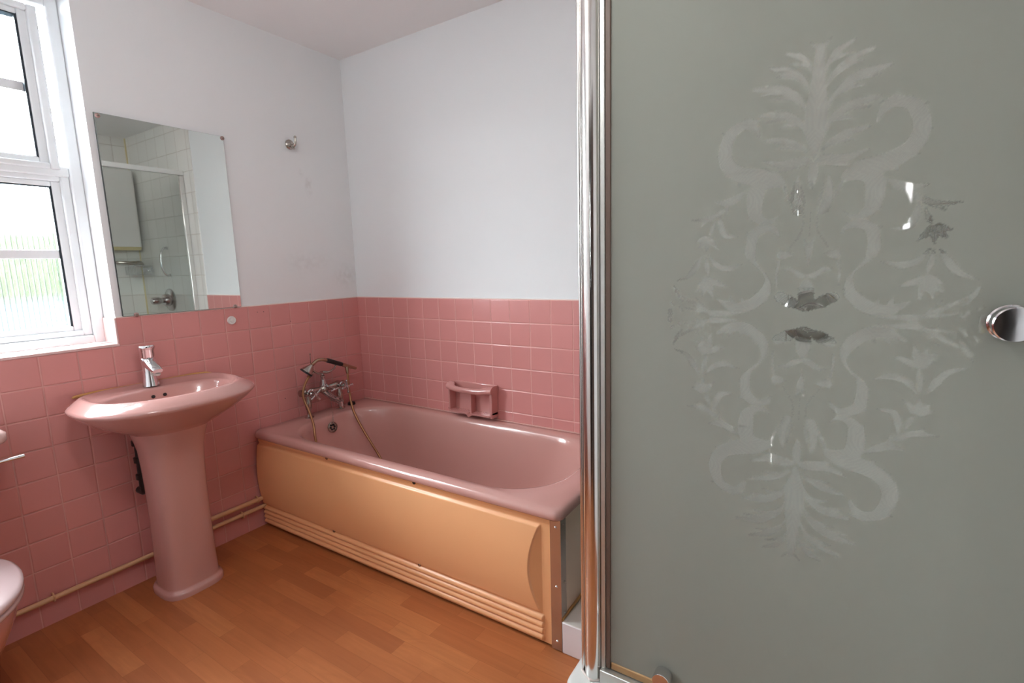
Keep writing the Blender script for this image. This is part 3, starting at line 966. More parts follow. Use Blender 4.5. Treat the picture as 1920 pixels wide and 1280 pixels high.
# ------------------------------------------------------------------ bath filler
mx = thing('bath_mixer', 'old chrome bath mixer with cross handles on the tap end of the bath', 'mixer tap', (0.06, -0.33, ZR))
mY0, mY1, mZ = -0.425, -0.225, 0.628
mxx = 0.062
for y in (mY0, mY1):
    MB().lathe([(0.024, 0.0), (0.024, 0.004), (0.012, 0.012), (0.0095, 0.018), (0.0095, 0.040), (0.014, 0.046), (0.0165, 0.062), (0.0165, 0.088), (0.012, 0.100), (0.011, 0.128)], (mxx, y, ZR - 0.001), (0, 0, 1), 20).build('pillar', M['chrome_worn'], mx)
bd = MB()
bd.tube([(mxx, mY0 - 0.042, mZ + 0.002), (mxx, mY0 + 0.02, mZ), (mxx, -0.35, mZ - 0.002), (mxx, -0.325, mZ - 0.002), (mxx, -0.30, mZ - 0.002), (mxx, mY1 - 0.02, mZ), (mxx, mY1 + 0.036, mZ)],
        [0.018, 0.021, 0.0145, 0.024, 0.0145, 0.021, 0.017], 18, smooth=5)
bd.ball((mxx, -0.325, mZ - 0.004), 0.026, 16)
bd.build('body', M['chrome_worn'], mx)
for y in (mY0, mY1):
    vb = MB().lathe([(0.021, -0.014), (0.0225, 0.0), (0.0225, 0.030), (0.018, 0.034), (0.0195, 0.040), (0.0195, 0.050), (0.012, 0.054), (0.011, 0.066)], (mxx, y, mZ), (1, 0.0, -0.05), 20).build('valve', M['chrome_dull'], mx)
    hd = MB()
    hc = Vector((mxx + 0.071, y, mZ - 0.004))
    a0 = 0.6 if y == mY0 else 0.12
    hd.lathe([(0.010, -0.008), (0.011, 0.0), (0.009, 0.008), (0.001, 0.011)], hc, (1, 0, 0), 16)
    for q in range(4):
        d = Vector((0, math.cos(a0 + q * PI / 2), math.sin(a0 + q * PI / 2)))
        hd.tube([hc + d * 0.006, hc + d * 0.022, hc + d * 0.031], [0.0052, 0.0060, 0.0070], 10)
        hd.ball(hc + d * 0.032, 0.0074, 10)
    hd.build('cross_handle', M['chrome_dull'], mx)
spm = MB()
spm.tube([(mxx + 0.005, -0.325, mZ - 0.020), (mxx + 0.03, -0.323, mZ - 0.032), (mxx + 0.075, -0.320, mZ - 0.048), (mxx + 0.110, -0.318, mZ - 0.056), (mxx + 0.128, -0.317, mZ - 0.062)], [0.016, 0.0165, 0.0165, 0.017, 0.018], 18, smooth=4)
spm.tube([(mxx + 0.122, -0.317, mZ - 0.060), (mxx + 0.124, -0.317, mZ - 0.084)], [0.015, 0.014], 18)
spm.build('spout', M['chrome_dull'], mx)
dv = MB()
dv.lathe([(0.011, 0), (0.012, 0.015), (0.008, 0.022), (0.006, 0.040), (0.0055, 0.058), (0.0085, 0.062), (0.0085, 0.070), (0.003, 0.075)], (mxx + 0.008, -0.320, mZ + 0.016), (1, 0.08, -0.25), 16)
dv.tube([(mxx + 0.076, -0.338, mZ - 0.006), (mxx + 0.078, -0.290, mZ + 0.002)], 0.0045, 10)
dv.build('diverter', M['chrome_dull'], mx)
nk = MB()
nk.lathe([(0.019, 0), (0.0185, 0.014), (0.014, 0.026), (0.0135, 0.034), (0.0105, 0.036), (0.0105, 0.046), (0.0125, 0.050), (0.0125, 0.056), (0.0085, 0.060), (0.008, 0.080)], (mxx, -0.325, mZ + 0.014), (0, 0, 1), 20)
nk.build('riser', M['chrome_dull'], mx)
crd = MB()
cz = mZ + 0.088
cx = mxx + 0.012
crd.tube([(cx - 0.010, -0.400, cz + 0.050), (cx, -0.385, cz + 0.020), (cx, -0.358, cz + 0.002), (cx - 0.010, -0.325, cz)], [0.004, 0.005, 0.006, 0.008], 10, smooth=4)
crd.tube([(cx - 0.010, -0.325, cz), (cx, -0.295, cz - 0.004), (cx, -0.258, cz + 0.008), (cx + 0.002, -0.243, cz + 0.030)], [0.008, 0.006, 0.005, 0.004], 10, smooth=4)
crd.tube([(cx - 0.004, -0.380, cz + 0.012), (cx - 0.004, -0.402, cz - 0.004), (cx, -0.418, cz - 0.006)], [0.005, 0.006, 0.010], 10)
crd.tube([(cx - 0.02, -0.384, cz + 0.04), (cx - 0.02, -0.383, cz + 0.105)], 0.0018, 6)
crd.ball((cx - 0.02, -0.383, cz + 0.107), 0.004, 8)
crd.build('cradle', M['chrome_worn'], mx)
# ball chain from the spout to the overflow
ch = MB()
A, B = Vector((mxx + 0.060, -0.330, mZ - 0.050)), Vector((OC[0] + 0.010, OC[1], OC[2] + 0.022))
for i in range(20):
    t = i / 19
    p = A.lerp(B, t) + Vector((0.004 * math.sin(PI * t), 0, -0.012 * math.sin(PI * t)))
    ch.ball(p, 0.0028 if i % 2 else 0.0022, 6)
ch.build('chain', M['chrome_worn'], mx)

hs = thing('hand_shower', 'worn telephone style hand shower with brass hose hooked on the bath mixer', 'hand shower', (0.09, -0.32, 0.77))
hx = 0.094
hd = MB()
hcn = Vector((hx + 0.004, -0.432, 0.752))
hax = Vector((-0.22, -0.62, -0.75)).normalized()
hd.lathe([(0.010, -0.030), (0.013, -0.022), (0.021, -0.010), (0.029, 0.004), (0.033, 0.012), (0.033, 0.018), (0.029, 0.020)], hcn, hax, 28)
hd.build('rose', M['chrome_worn'], hs)
MB().lathe([(0.0335, 0.0125), (0.0345, 0.016), (0.0335, 0.0205), (0.029, 0.0215), (0.001, 0.0218)], hcn, hax, 28).build('rose_rim', M['black'], hs)
MB().tube([hcn - hax * 0.026, (hx + 0.002, -0.398, 0.778), (hx, -0.372, 0.790), (hx, -0.340, 0.789), (hx, -0.312, 0.780)], [0.010, 0.0092, 0.0088, 0.0088, 0.0095], 14, smooth=5).build('neck', M['nickel'], hs)
MB().tube([(hx, -0.316, 0.782), (hx, -0.310, 0.780), (hx, -0.225, 0.744), (hx, -0.219, 0.742)], [0.0105, 0.0122, 0.0122, 0.0105], 16).build('grip', M['black'], hs)
MB().tube([(hx, -0.222, 0.743), (hx, -0.195, 0.730), (hx, -0.150, 0.712), (hx, -0.128, 0.703)], [0.0105, 0.0110, 0.0095, 0.0088], 14).build('tail', M['nickel'], hs)
MB().lathe([(0.0095, 0), (0.0105, 0.010), (0.0090, 0.034), (0.0080, 0.042)], (hx + 0.002, -0.190, 0.728), (0.1, -0.03, -1), 16).build('hose_nut', M['nickel'], hs)
hose = [(0.100, -0.191, 0.690), (0.104, -0.194, 0.64), (0.112, -0.198, 0.573), (0.150, -0.212, 0.488), (0.220, -0.216, 0.393), (0.280, -0.212, 0.317), (0.335, -0.208, 0.245), (0.43, -0.235, 0.160), (0.52, -0.31, 0.128),
        (0.53, -0.42, 0.130), (0.44, -0.50, 0.150), (0.33, -0.512, 0.215), (0.245, -0.508, 0.32), (0.200, -0.497, 0.417), (0.172, -0.482, 0.487), (0.125, -0.468, 0.548), (0.096, -0.466, 0.592), (0.085, -0.466, 0.632), (0.083, -0.448, 0.678), (0.088, -0.426, 0.712), (0.086, -0.405, 0.722)]
hm = MB()
pts, rr = catmull([Vector(p) for p in hose], [0.0068] * len(hose), 12)
# spiral-wound hose: fine ribs along its whole length
dense, dr = [], []
for i in range(len(pts) - 1):
    L = (pts[i + 1] - pts[i]).length
    m = max(1, int(L / 0.0022))
    for j in range(m):
        dense.append(pts[i].lerp(pts[i + 1], j / m))
        dr.append(0.0066 if len(dense) % 2 else 0.0058)
hm.tube(dense, dr, 10)
hm.build('hose', M['brass'], hs, ang=80)

bp = MB()
bp.lathe([(0.021, 0), (0.022, 0.004), (0.020, 0.013), (0.016, 0.016), (0.008, 0.017), (0.001, 0.0172)], (0.060, -0.148, ZR), (0, 0, 1), 24)
tag(bp.build('bath_plug', M['black']), 'black rubber bath plug lying on the rim in the corner', 'bath plug')

# ------------------------------------------------------------------ toilet
TY = -1.836
tl = thing('toilet', 'pink toilet with pale lid under the window, cut by the photo edge', 'toilet', (0.35, TY, 0))
def egg(xb, xf, hw, z, pb=2.6):
    return oval(xb, xf, hw, z, TY, 56, 2.0, pb, 2.1, 0.42)
MB().loft([egg(0.20, 0.50, 0.105, 0.0), egg(0.20, 0.50, 0.105, 0.02), egg(0.19, 0.50, 0.098, 0.08), egg(0.17, 0.53, 0.110, 0.16), egg(0.13, 0.60, 0.150, 0.26), egg(0.10, 0.655, 0.178, 0.34),
           egg(0.09, 0.668, 0.184, 0.375), egg(0.09, 0.668, 0.184, 0.392), egg(0.11, 0.655, 0.174, 0.400)]).build('bowl', M['toilet'], tl, ang=60)
MB().loft([egg(0.215, 0.672, 0.186, 0.401), egg(0.212, 0.677, 0.190, 0.406), egg(0.212, 0.677, 0.190, 0.414), egg(0.218, 0.670, 0.184, 0.419)]).build('seat', M['seat'], tl, ang=60)
MB().loft([egg(0.212, 0.675, 0.187, 0.4195), egg(0.208, 0.680, 0.191, 0.424), egg(0.208, 0.680, 0.191, 0.434), egg(0.216, 0.670, 0.183, 0.441), egg(0.25, 0.63, 0.15, 0.444)]).build('lid', M['seat'], tl, ang=60)
MB().loft([rrect(0.022, 0.19, TY - 0.19, TY + 0.19, 0.03, 0.40), rrect(0.012, 0.197, TY - 0.205, TY + 0.205, 0.03, 0.46), rrect(0.004, 0.203, TY - 0.217, TY + 0.217, 0.03, 0.752)]).build('cistern', M['cist'], tl, ang=60)
MB().loft([rrect(0.003, 0.213, TY - 0.236, TY + 0.253, 0.03, 0.752), rrect(0.002, 0.218, TY - 0.242, TY + 0.259, 0.032, 0.760), rrect(0.002, 0.218, TY - 0.242, TY + 0.259, 0.032, 0.782), rrect(0.008, 0.206, TY - 0.230, TY + 0.247, 0.03, 0.793)]).build('cistern_lid', M['cist'], tl, ang=60)
fl = MB()
fl.lathe([(0.011, 0), (0.011, 0.008), (0.007, 0.012), (0.006, 0.020)], (0.203, TY + 0.160, 0.70), (1, 0, 0), 16)
fl.tube([(0.222, TY + 0.150, 0.700), (0.224, TY + 0.22, 0.701), (0.222, TY + 0.283, 0.702)], [0.006, 0.005, 0.0062], 12, smooth=4)
fl.build('flush_lever', M['chrome'], tl)

# ------------------------------------------------------------------ shower
tr_ = thing('shower_tray', 'white square shower tray raised above the floor', 'shower tray', (2.26, -0.46, 0))
tx0, tx1, ty0, ty1, tz = 1.799, 2.728, -0.935, -0.002, 0.148
MB().loft([rrect(tx0, tx1, ty0, ty1, 0.03, 0.0), rrect(tx0, tx1, ty0, ty1, 0.03, tz - 0.012), rrect(tx0 + 0.003, tx1 - 0.003, ty0 + 0.003, ty1 - 0.001, 0.03, tz - 0.003), rrect(tx0 + 0.010, tx1 - 0.010, ty0 + 0.010, ty1 - 0.006, 0.03, tz),
           rrect(tx0 + 0.085, tx1 - 0.06, ty0 + 0.105, ty1 - 0.06, 0.05, tz), rrect(tx0 + 0.10, tx1 - 0.075, ty0 + 0.12, ty1 - 0.075, 0.06, tz - 0.03), rrect(tx0 + 0.15, tx1 - 0.12, ty0 + 0.17, ty1 - 0.12, 0.08, tz - 0.06)]).build('basin', M['tray'], tr_, ang=60)
MB().lathe([(0.05, 0), (0.048, 0.004), (0.001, 0.005)], (2.26, -0.46, tz - 0.0605), (0, 0, 1), 24).build('waste_cover', M['chrome'], tr_)

YD = -0.862
SZ0, SZ1 = tz, 2.02
se = thing('shower_enclosure', 'shower enclosure with chrome corner post and etched frosted glass door', 'shower enclosure', (1.845, YD, tz))
# rounded corner post: a slim bead beside a full half round
prof = [(1.8225, YD + 0.020), (1.8225, YD - 0.004)]
for q in range(0, 9):
    t = PI * (1 - q / 8)
    prof.append((1.8275 + 0.005 * math.cos(t), YD - 0.004 - 0.006 * math.sin(t)))
prof.append((1.8340, YD - 0.001))
for q in range(0, 25):
    t = PI * (1.0 - q / 24)
    prof.append((1.8574 + 0.0230 * math.cos(t), YD - 0.003 - 0.0255 * max(0, math.sin(t))))
prof += [(1.8804, YD + 0.020)]
MB().loft([[(x, y, z) for x, y in prof] for z in (SZ0, SZ1)]).build('corner_post', M['alu'], se, ang=50)
MB().tube([(1.8225, YD + 0.012, SZ0 + 0.0037), (1.826, YD - 0.010, SZ0 + 0.0037), (1.838, YD - 0.019, SZ0 + 0.0037), (1.857, YD - 0.0295, SZ0 + 0.0037), (1.876, YD - 0.018, SZ0 + 0.0037), (1.881, YD - 0.012, SZ0 + 0.0037)], 0.0035, 8).build('sealant_line', M['caulk_w'], se)
MB().box(1.8808, 1.8925, YD - 0.010, YD + 0.012, SZ0 + 0.001, SZ1).build('hinge_profile', M['alu_satin'], se, bevel=0.0015)
MB().box(1.8927, 1.9055, YD - 0.007, YD + 0.006, SZ0 + 0.040, SZ1 - 0.036).build('seal_strip', M['seal'], se, bevel=0.002)['label'] = 'dark aged seal strip'
rl = MB()
rl.box(1.8810, 2.722, YD - 0.022, YD + 0.020, SZ0 + 0.0005, SZ0 + 0.038)
rl.build('bottom_rail', M['alu_satin'], se, bevel=0.0025)
MB().box(1.893, 2.722, YD - 0.022, YD + 0.020, SZ1 - 0.034, SZ1).build('top_rail', M['alu'], se, bevel=0.003)
MB().box(2.696, 2.7295, YD - 0.014, YD + 0.014, SZ0 + 0.039, SZ1 - 0.035).build('strike_profile', M['alu'], se, bevel=0.003)
# return panel towards the back wall
MB().box(1.832, 1.860, YD + 0.021, -0.001, SZ0 + 0.0005, SZ0 + 0.026).build('bottom_rail', M['alu_satin'], se, bevel=0.0025)
MB().box(1.832, 1.860, YD + 0.021, -0.001, SZ1 - 0.034, SZ1).build('top_rail', M['tray'], se, bevel=0.003)
MB().box(1.834, 1.858, -0.034, -0.0005, SZ0 + 0.027, SZ1 - 0.035).build('wall_profile', M['alu'], se, bevel=0.004)
MB().box(1.859, 1.866, -0.012, -0.0005, SZ0 + 0.027, SZ1 - 0.035).build('sealant_line', M['yellow_pl'], se)
MB().box(1.843, 1.849, YD + 0.016, -0.030, SZ0 + 0.024, SZ1 - 0.032).build('side_glass', M['clear'], se)

# the door: fine front grid carrying the etched ornament
PAT = json.loads('''[[0.3,494.2,13.6,1.7,468.6,20.3,3.0,435.1,28.8,3.2,391.1,42.4,4.0,354.2,45.8,4.8,317.0,23.7,4.9,292.9,4.1],[-8.1,495.0,4.7,-15.7,505.2,1.4],[-10.1,450.7,2.7,-17.4,469.0,7.5,-31.3,483.7,11.5,-52.6,493.8,4.7],[-13.5,461.7,2.7,-25.8,469.0,7.5,-48.0,475.8,2.7],[-12.0,420.0,2.7,-24.5,443.3,9.5,-47.3,461.2,14.9,-79.3,473.9,5.4],[-26.8,441.2,2.7,-47.0,453.3,7.5,-67.1,456.1,2.7],[-15.4,382.6,2.7,-30.2,410.4,11.5,-60.9,432.2,18.3,-105.7,441.1,6.1],[-29.9,405.0,2.7,-50.1,415.5,8.1,-71.6,415.5,2.7],[-60.7,426.8,6.8,-91.5,428.8,4.7],[-14.1,342.5,2.7,-28.2,370.1,11.5,-56.3,385.7,16.9,-94.0,391.6,6.1],[-27.8,362.1,2.7,-40.4,366.8,8.8,-57.8,362.9,2.7],[-61.0,378.4,6.8,-81.6,377.7,4.1],[-11.1,312.5,2.7,-24.7,325.3,10.2,-49.0,336.9,14.9,-81.5,344.5,4.7],[-25.8,321.3,2.7,-46.0,325.6,6.1,-58.7,326.0,2.7],[2.1,290.6,2.7,-17.3,298.5,14.9,-47.0,294.0,16.9,-83.8,305.7,3.4],[-9.5,290.7,2.7,-39.1,286.2,7.5,-64.5,282.2,2.7],[-93.7,351.9,3.4,-101.0,368.4,13.6,-117.5,378.9,16.9,-140.5,370.5,21.0,-153.6,345.2,23.7,-154.2,319.1,25.8,-137.8,293.8,27.1,-109.7,280.4,31.2,-79.9,274.1,32.2,-55.9,264.4,20.3,-48.1,260.8,3.4],[-117.7,385.1,11.5,-94.9,381.3,2.7],[-148.6,364.6,11.5,-160.1,369.2,2.7],[-158.9,331.4,11.5,-169.6,327.0,2.7],[-158.0,305.0,11.5,-162.2,302.6,2.7],[-146.1,288.9,11.5,-154.6,288.4,2.7],[-120.5,277.2,11.5,-125.8,269.1,2.7],[-49.2,265.1,3.2,-66.3,264.3,19.2,-88.6,261.3,28.8,-96.7,241.7,30.4,-97.2,222.6,28.8,-93.4,203.1,22.4,-80.7,192.5,12.8,-65.5,190.1,8.3,-52.4,201.4,1.9],[-99.3,209.0,19.2,-106.7,201.3,2.6],[-125.2,277.5,9.6,-126.1,266.6,6.4],[-51.8,160.7,2.6,-59.8,173.4,10.9,-77.5,177.2,16.0,-95.0,167.2,19.8,-100.8,147.9,19.8,-100.8,128.1,18.6,-92.8,110.9,7.0,-81.9,97.9,3.8,-71.1,83.6,5.1,-67.9,68.1,12.8,-72.3,51.0,19.8,-87.2,33.7,23.0,-107.9,21.7,22.4,-132.4,21.2,19.2,-160.7,35.7,2.6],[-105.5,167.7,9.6,-110.8,169.4,2.6],[-106.9,136.8,9.6,-112.0,132.8,2.6],[-132.8,33.1,9.6,-135.8,40.4,1.9],[-110.9,30.4,9.6,-114.5,39.2,1.9],[-88.8,40.9,7.7,-87.8,51.0,1.9],[-100.9,251.1,2.6,-116.4,249.7,3.8,-129.2,240.6,14.1,-147.6,232.5,14.7,-169.6,235.9,3.2],[-147.5,229.7,9.6,-150.9,207.4,1.9],[-158.0,216.4,9.6,-185.4,202.7,11.5,-217.5,202.9,1.9],[-185.3,199.8,5.1,-196.4,191.8,2.6],[-160.5,208.1,4.5,-158.4,185.0,12.8,-148.2,167.3,11.5,-126.5,164.4,1.6],[-169.8,197.3,3.2,-175.7,180.3,9.0,-180.2,170.4,2.6],[-184.3,164.8,3.8,-195.6,161.0,10.9,-207.1,158.6,1.9],[-184.3,164.8,3.8,-193.7,154.3,10.9,-203.3,145.1,1.9],[-184.3,164.8,3.8,-185.3,150.2,10.9,-186.4,137.0,1.9],[-184.3,164.8,3.8,-173.4,152.6,10.9,-162.6,141.9,1.9],[-184.3,164.8,3.8,-178.5,161.6,10.9,-172.9,159.9,1.9],[-184.3,164.8,3.8,-190.0,165.1,10.9,-195.8,166.9,1.9],[-181.8,128.0,2.6,-165.7,108.4,10.9,-143.3,100.6,12.2,-115.1,108.6,1.6],[-195.2,125.5,3.2,-207.2,104.9,14.1,-223.0,85.5,9.6,-246.9,75.6,1.6],[-186.6,124.6,3.2,-184.0,104.4,10.9,-180.6,85.0,3.2],[-179.0,79.0,3.8,-190.9,64.8,12.8,-203.0,53.4,2.6],[-179.0,79.0,3.8,-185.7,60.3,12.8,-192.5,44.4,2.6],[-179.0,79.0,3.8,-175.6,58.8,12.8,-172.2,41.5,2.6],[-179.0,79.0,3.8,-161.8,69.9,12.8,-144.8,64.0,2.6],[-179.0,79.0,3.8,-171.1,75.2,12.8,-163.3,74.4,2.6],[-179.0,79.0,3.8,-190.3,72.3,12.8,-201.9,68.6,2.6],[-179.0,79.0,3.8,-184.7,78.3,12.8,-190.6,80.6,2.6],[-174.1,6.7,1.9,-189.0,22.4,2.6,-204.1,38.2,2.6],[-174.1,6.7,1.9,-197.7,19.9,9.6,-221.8,33.4,2.6],[-174.1,6.7,1.9,-209.7,28.1,8.3,-246.4,50.2,2.6],[-174.1,6.7,1.9,-200.5,12.2,5.1,-227.5,17.8,2.6],[-251.3,64.2,1.9,-244.9,50.2,9.0,-233.8,31.7,4.5],[-259.6,10.8,9.6,-259.5,4.5,10.9],[-256.8,28.2,4.5,-252.1,23.6,4.5],[-239.7,19.1,5.1,-233.4,11.4,6.4],[-171.2,6.8,14.1,-145.8,7.5,8.3,-115.5,7.4,2.6],[-202.1,19.8,1.9,-201.8,6.0,1.9],[-23.6,268.8,1.9,-27.1,253.5,9.6,-27.2,229.9,16.0,-21.4,208.3,17.9,-15.1,201.2,6.4],[-18.9,252.7,2.6,-14.1,228.7,6.4,-10.7,215.3,3.2],[-11.4,197.0,1.9,-13.5,168.0,2.9,-31.2,137.9,1.9],[-46.9,134.5,2.6,-45.2,123.4,14.7,-35.5,125.8,11.5,-27.0,125.5,1.9],[-49.1,111.1,5.1,-52.3,87.6,5.1,-52.1,66.6,3.2],[-48.9,258.4,5.1,-40.6,236.4,7.0,-35.7,222.7,1.6],[3.8,283.5,22.4,4.6,268.2,25.6,4.3,252.8,16.0,2.4,245.3,2.6],[4.7,201.0,9.6,5.6,161.6,10.9],[22.0,155.9,2.6,14.4,147.9,9.6,11.2,121.5,10.9,5.8,89.4,2.6],[-6.9,154.3,2.6,-1.1,132.6,10.9,2.4,111.1,9.6,4.7,89.5,2.6],[3.8,82.7,3.2,-11.7,84.8,11.5,-26.7,95.5,8.3,-42.0,96.3,1.6],[4.0,70.5,19.2,4.7,56.9,35.2,5.5,40.5,38.4,6.2,28.1,19.2,6.6,19.9,2.6],[-5.7,59.6,9.6,-10.6,61.0,2.6],[1.4,14.2,1.3,-13.7,26.4,14.1,-28.8,34.5,22.4,-44.0,42.7,19.2,-52.8,42.7,2.6],[-31.8,-7.3,1.6,-12.0,-8.5,5.1,-1.3,-4.5,7.0,2.2,-1.6,1.9],[4.4,-7.9,1.9,4.7,-12.6,11.5]]''')
UC, VC = 2.304, 1.132
def pattern_mask(U, V):
    """1 where the glass was left clear. U, V in mm from the ornament's centre."""
    Uq, Vq = -np.abs(U), np.abs(V)
    best = np.full(U.shape, 99.0)
    for flat in PAT:
        P = [Vector((flat[i], flat[i + 1], 0)) for i in range(0, len(flat), 3)]
        Wd = [flat[i + 2] for i in range(0, len(flat), 3)]
        cp_, cw = catmull(P, Wd, 9)
        for p, w in zip(cp_, cw):
            r = max(w / 2, 0.9)
            m = (np.abs(Uq - p.x) < r + 4) & (np.abs(Vq - p.y) < r + 4)
            if m.any():
                d = np.sqrt((Uq[m] - p.x) ** 2 + (Vq[m] - p.y) ** 2) - r
                best[m] = np.minimum(best[m], d)
    # slightly ragged leaf edges and veins
    rag = 1.2 * np.sin(U * 0.9 + 1.3 * np.sin(V * 0.35)) * np.sin(V * 0.8 + 1.1 * np.sin(U * 0.3))
    mask = np.clip(0.5 - (best + rag) / 2.0, 0, 1)
    vein = 0.5 + 0.5 * np.sin(best * 2.4)
    return mask * (0.78 + 0.22 * vein)
dx0, dx1, dz0, dz1 = 1.903, 2.698, SZ0 + 0.058, SZ1 - 0.034
gx = np.concatenate([[dx0], np.arange(UC - 0.272, UC + 0.2721, 0.002), [dx1]])
gz = np.concatenate([[dz0], np.arange(VC - 0.516, VC + 0.5161, 0.002), [dz1]])
GX, GZ = np.meshgrid(gx, gz)
mask = pattern_mask((GX - UC) * 1000, (GZ - VC) * 1000)
mask[0, :] = mask[-1, :] = 0
mask[:, 0] = mask[:, -1] = 0
UU, VV = (GX - UC) * 1000, (GZ - VC) * 1000
bloom = np.full(mask.shape, 0.5)
bloom[(np.abs(UU) < 62) & (VV < 62) & (VV > -45)] = 0.12
bloom[(UU > 165) & (VV > 120) & (VV < 270)] = 0.15
bloom[(UU < -240)] = 0.3
bloom[(UU < 0) & (UU > -48) & (VV > 185) & (VV < 262)] = 0.3
ny_, nx_ = GX.shape
yf, yb = YD - 0.003, YD + 0.003
co = np.stack([GX.ravel(), np.full(GX.size, yf), GZ.ravel()], 1)
idx = np.arange(GX.size).reshape(ny_, nx_)
quads = np.stack([idx[:-1, :-1].ravel(), idx[:-1, 1:].ravel(), idx[1:, 1:].ravel(), idx[1:, :-1].ravel()], 1)
k0 = GX.size
extra = np.array([(dx0, yf, dz0), (dx1, yf, dz0), (dx1, yf, dz1), (dx0, yf, dz1), (dx0, yb, dz0), (dx1, yb, dz0), (dx1, yb, dz1), (dx0, yb, dz1)])
eq = np.array([(4, 7, 6, 5), (0, 4, 5, 1), (1, 5, 6, 2), (2, 6, 7, 3), (3, 7, 4, 0)]) + k0
allv = np.concatenate([co, extra])
allq = np.concatenate([quads, eq])
me = bpy.data.meshes.new('door_glass')
me.vertices.add(len(allv))
me.vertices.foreach_set('co', allv.ravel())
me.loops.add(allq.size)
me.loops.foreach_set('vertex_index', allq.ravel().astype(np.int32))
me.polygons.add(len(allq))
me.polygons.foreach_set('loop_start', (np.arange(len(allq)) * 4).astype(np.int32))
me.update(calc_edges=True)
at = me.attributes.new('clear', 'FLOAT', 'POINT')
at.data.foreach_set('value', np.concatenate([mask.ravel(), np.ones(8)]).astype(np.float32))
at = me.attributes.new('bloom', 'FLOAT', 'POINT')
at.data.foreach_set('value', np.concatenate([bloom.ravel(), np.zeros(8)]).astype(np.float32))
me.materials.append(M['etched'])
dg = bpy.data.objects.new('door_glass', me)
COL.objects.link(dg)
dg.parent = se
dg.matrix_parent_inverse = base_inverse(se)
dg['label'] = 'frosted door glass with etched flower ornament'
MB().box(1.907, 2.694, YD - 0.006, YD + 0.006, SZ0 + 0.039, SZ0 + 0.060).build('door_seal', M['seal_floor_tint'], se, bevel=0.003)['label'] = 'clear door seal coloured with the orange floor reflection'
# pivot cap low on the door and the chrome knob
pc = MB()
pc.lathe([(0.022, -0.002), (0.022, 0.026), (0.0205, 0.0285), (0.001, 0.0295)], (2.046, YD - 0.006, SZ0 + 0.087), (0, -1, 0), 32)
pc.build('roller_cap', M['chrome'], se, ang=35)
KX, KZ = 2.596, 1.136
for sgn in (-1, 1):
    kb = MB()
    kb.lathe([(0.030, 0.0), (0.030, 0.005), (0.028, 0.007), (0.013, 0.008), (0.012, 0.020), (0.026, 0.023), (0.0285, 0.026), (0.0285, 0.034), (0.0265, 0.036), (0.001, 0.0365)], (KX, YD + sgn * 0.0035, KZ), (0, sgn, 0), 40)
    kb.build('door_knob', M['chrome'], se, ang=35)

wh = thing('water_heater', 'tall white instantaneous water heater with yellowed base in the shower corner', 'water heater', (2.66, -0.17, 1.465))
MB().loft([rrect(2.585, 2.729, -0.315, -0.030, 0.022, 1.492), rrect(2.585, 2.729, -0.315, -0.030, 0.022, 2.10), rrect(2.60, 2.729, -0.30, -0.045, 0.018, 2.112)]).build('casing', M['white_pl'], wh, ang=60)
MB().loft([rrect(2.590, 2.729, -0.310, -0.035, 0.02, 1.465), rrect(2.586, 2.729, -0.314, -0.031, 0.022, 1.491)]).build('base', M['yellow_pl'], wh, ang=60)
MB().box(2.5835, 2.5848, -0.262, -0.235, 1.520, 1.530).build('badge', M['alu_satin'], wh)

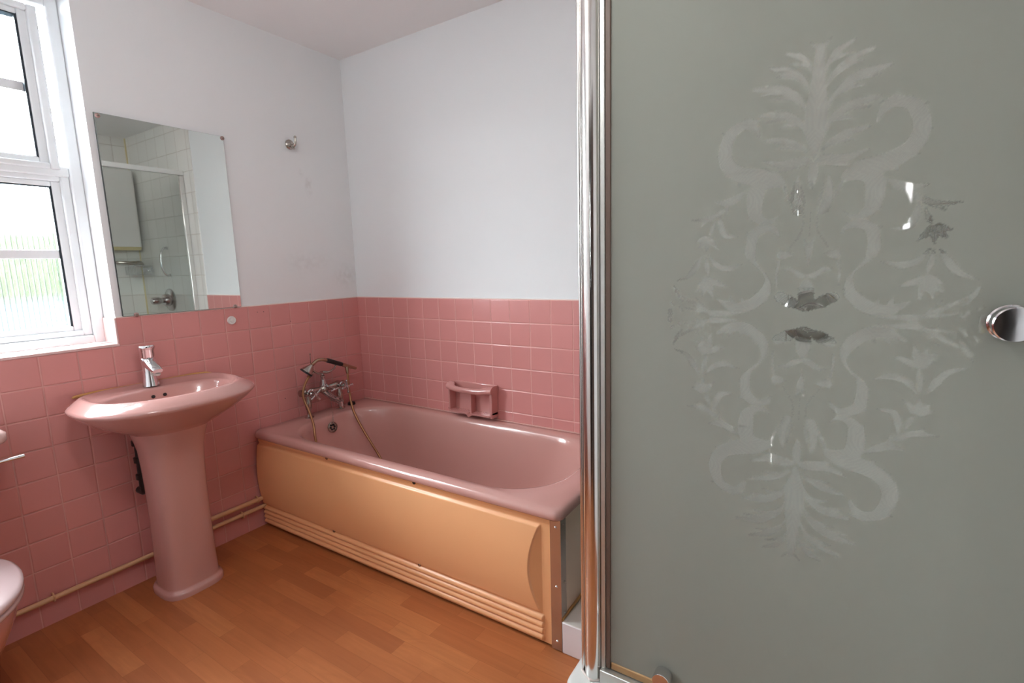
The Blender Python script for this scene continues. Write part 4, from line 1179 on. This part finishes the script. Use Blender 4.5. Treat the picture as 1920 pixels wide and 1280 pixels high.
gh = thing('grab_handle', 'curved chrome grab handle on the white shower tiles', 'grab handle', (2.236, 0, 1.36))
MB().tube([(2.236, -0.002, 1.468), (2.236, -0.030, 1.462), (2.236, -0.050, 1.42), (2.236, -0.056, 1.358), (2.236, -0.050, 1.296), (2.236, -0.030, 1.254), (2.236, -0.002, 1.248)], [0.011, 0.009, 0.008, 0.0078, 0.008, 0.009, 0.011], 14, smooth=5).build('grip', M['chrome'], gh)
for z in (1.468, 1.248):
    MB().lathe([(0.015, 0), (0.015, 0.004), (0.011, 0.007)], (2.236, 0, z), (0, -1, 0), 18).build('fixing_plate', M['chrome'], gh)

VX, VZ = 2.285, 1.048
sv = thing('shower_valve', 'round chrome shower valve with lever on the shower tiles', 'shower valve', (VX, 0, VZ))
MB().lathe([(0.092, 0), (0.092, 0.005), (0.082, 0.012), (0.050, 0.016), (0.047, 0.048), (0.042, 0.054), (0.001, 0.056)], (VX, 0, VZ), (0, -1, 0), 40).build('plate', M['chrome_dull'], sv)
MB().lathe([(0.022, 0.054), (0.023, 0.080), (0.028, 0.085), (0.028, 0.135), (0.024, 0.140), (0.001, 0.141)], (VX, 0, VZ), (0, -1, 0), 28).build('lever', M['chrome_dull'], sv)

sb = thing('soap_basket', 'chrome wire soap basket in the shower corner', 'soap basket', (2.63, -0.06, 1.26))
wb = MB()
q0, q1, w0, w1 = 2.515, 2.722, -0.125, -0.010
for z in (1.265, 1.335):
    wb.tube([(q0, w1, z), (q0, w0, z), (q1, w0, z), (q1, w1, z), (q0, w1, z)], 0.003, 8)
for i in range(9):
    x = q0 + (q1 - q0) * i / 8
    wb.tube([(x, w0, 1.335), (x, w0, 1.265), (x, w1, 1.265), (x, w1, 1.335)], 0.002, 6)
wb.build('wire_frame', M['chrome'], sb)
MB().box(q0 + 0.03, q1 - 0.03, -0.009, -0.0005, 1.285, 1.315).build('wall_bracket', M['chrome'], sb)

sh = thing('shower_handset', 'grey chrome shower handset lying on the wire soap basket', 'shower handset', (2.62, -0.07, 1.34))
MB().tube([(2.700, -0.25, 1.372), (2.680, -0.18, 1.368), (2.650, -0.12, 1.362), (2.620, -0.085, 1.358)], [0.010, 0.012, 0.013, 0.018], 14, smooth=4).build('handle', M['chrome_worn'], sh)
MB().lathe([(0.016, 0.018), (0.030, 0.006), (0.036, -0.006), (0.036, -0.014), (0.001, -0.016)], (2.605, -0.068, 1.357), (0.15, 0.1, 1), 28).build('spray_head', M['chrome_worn'], sh)
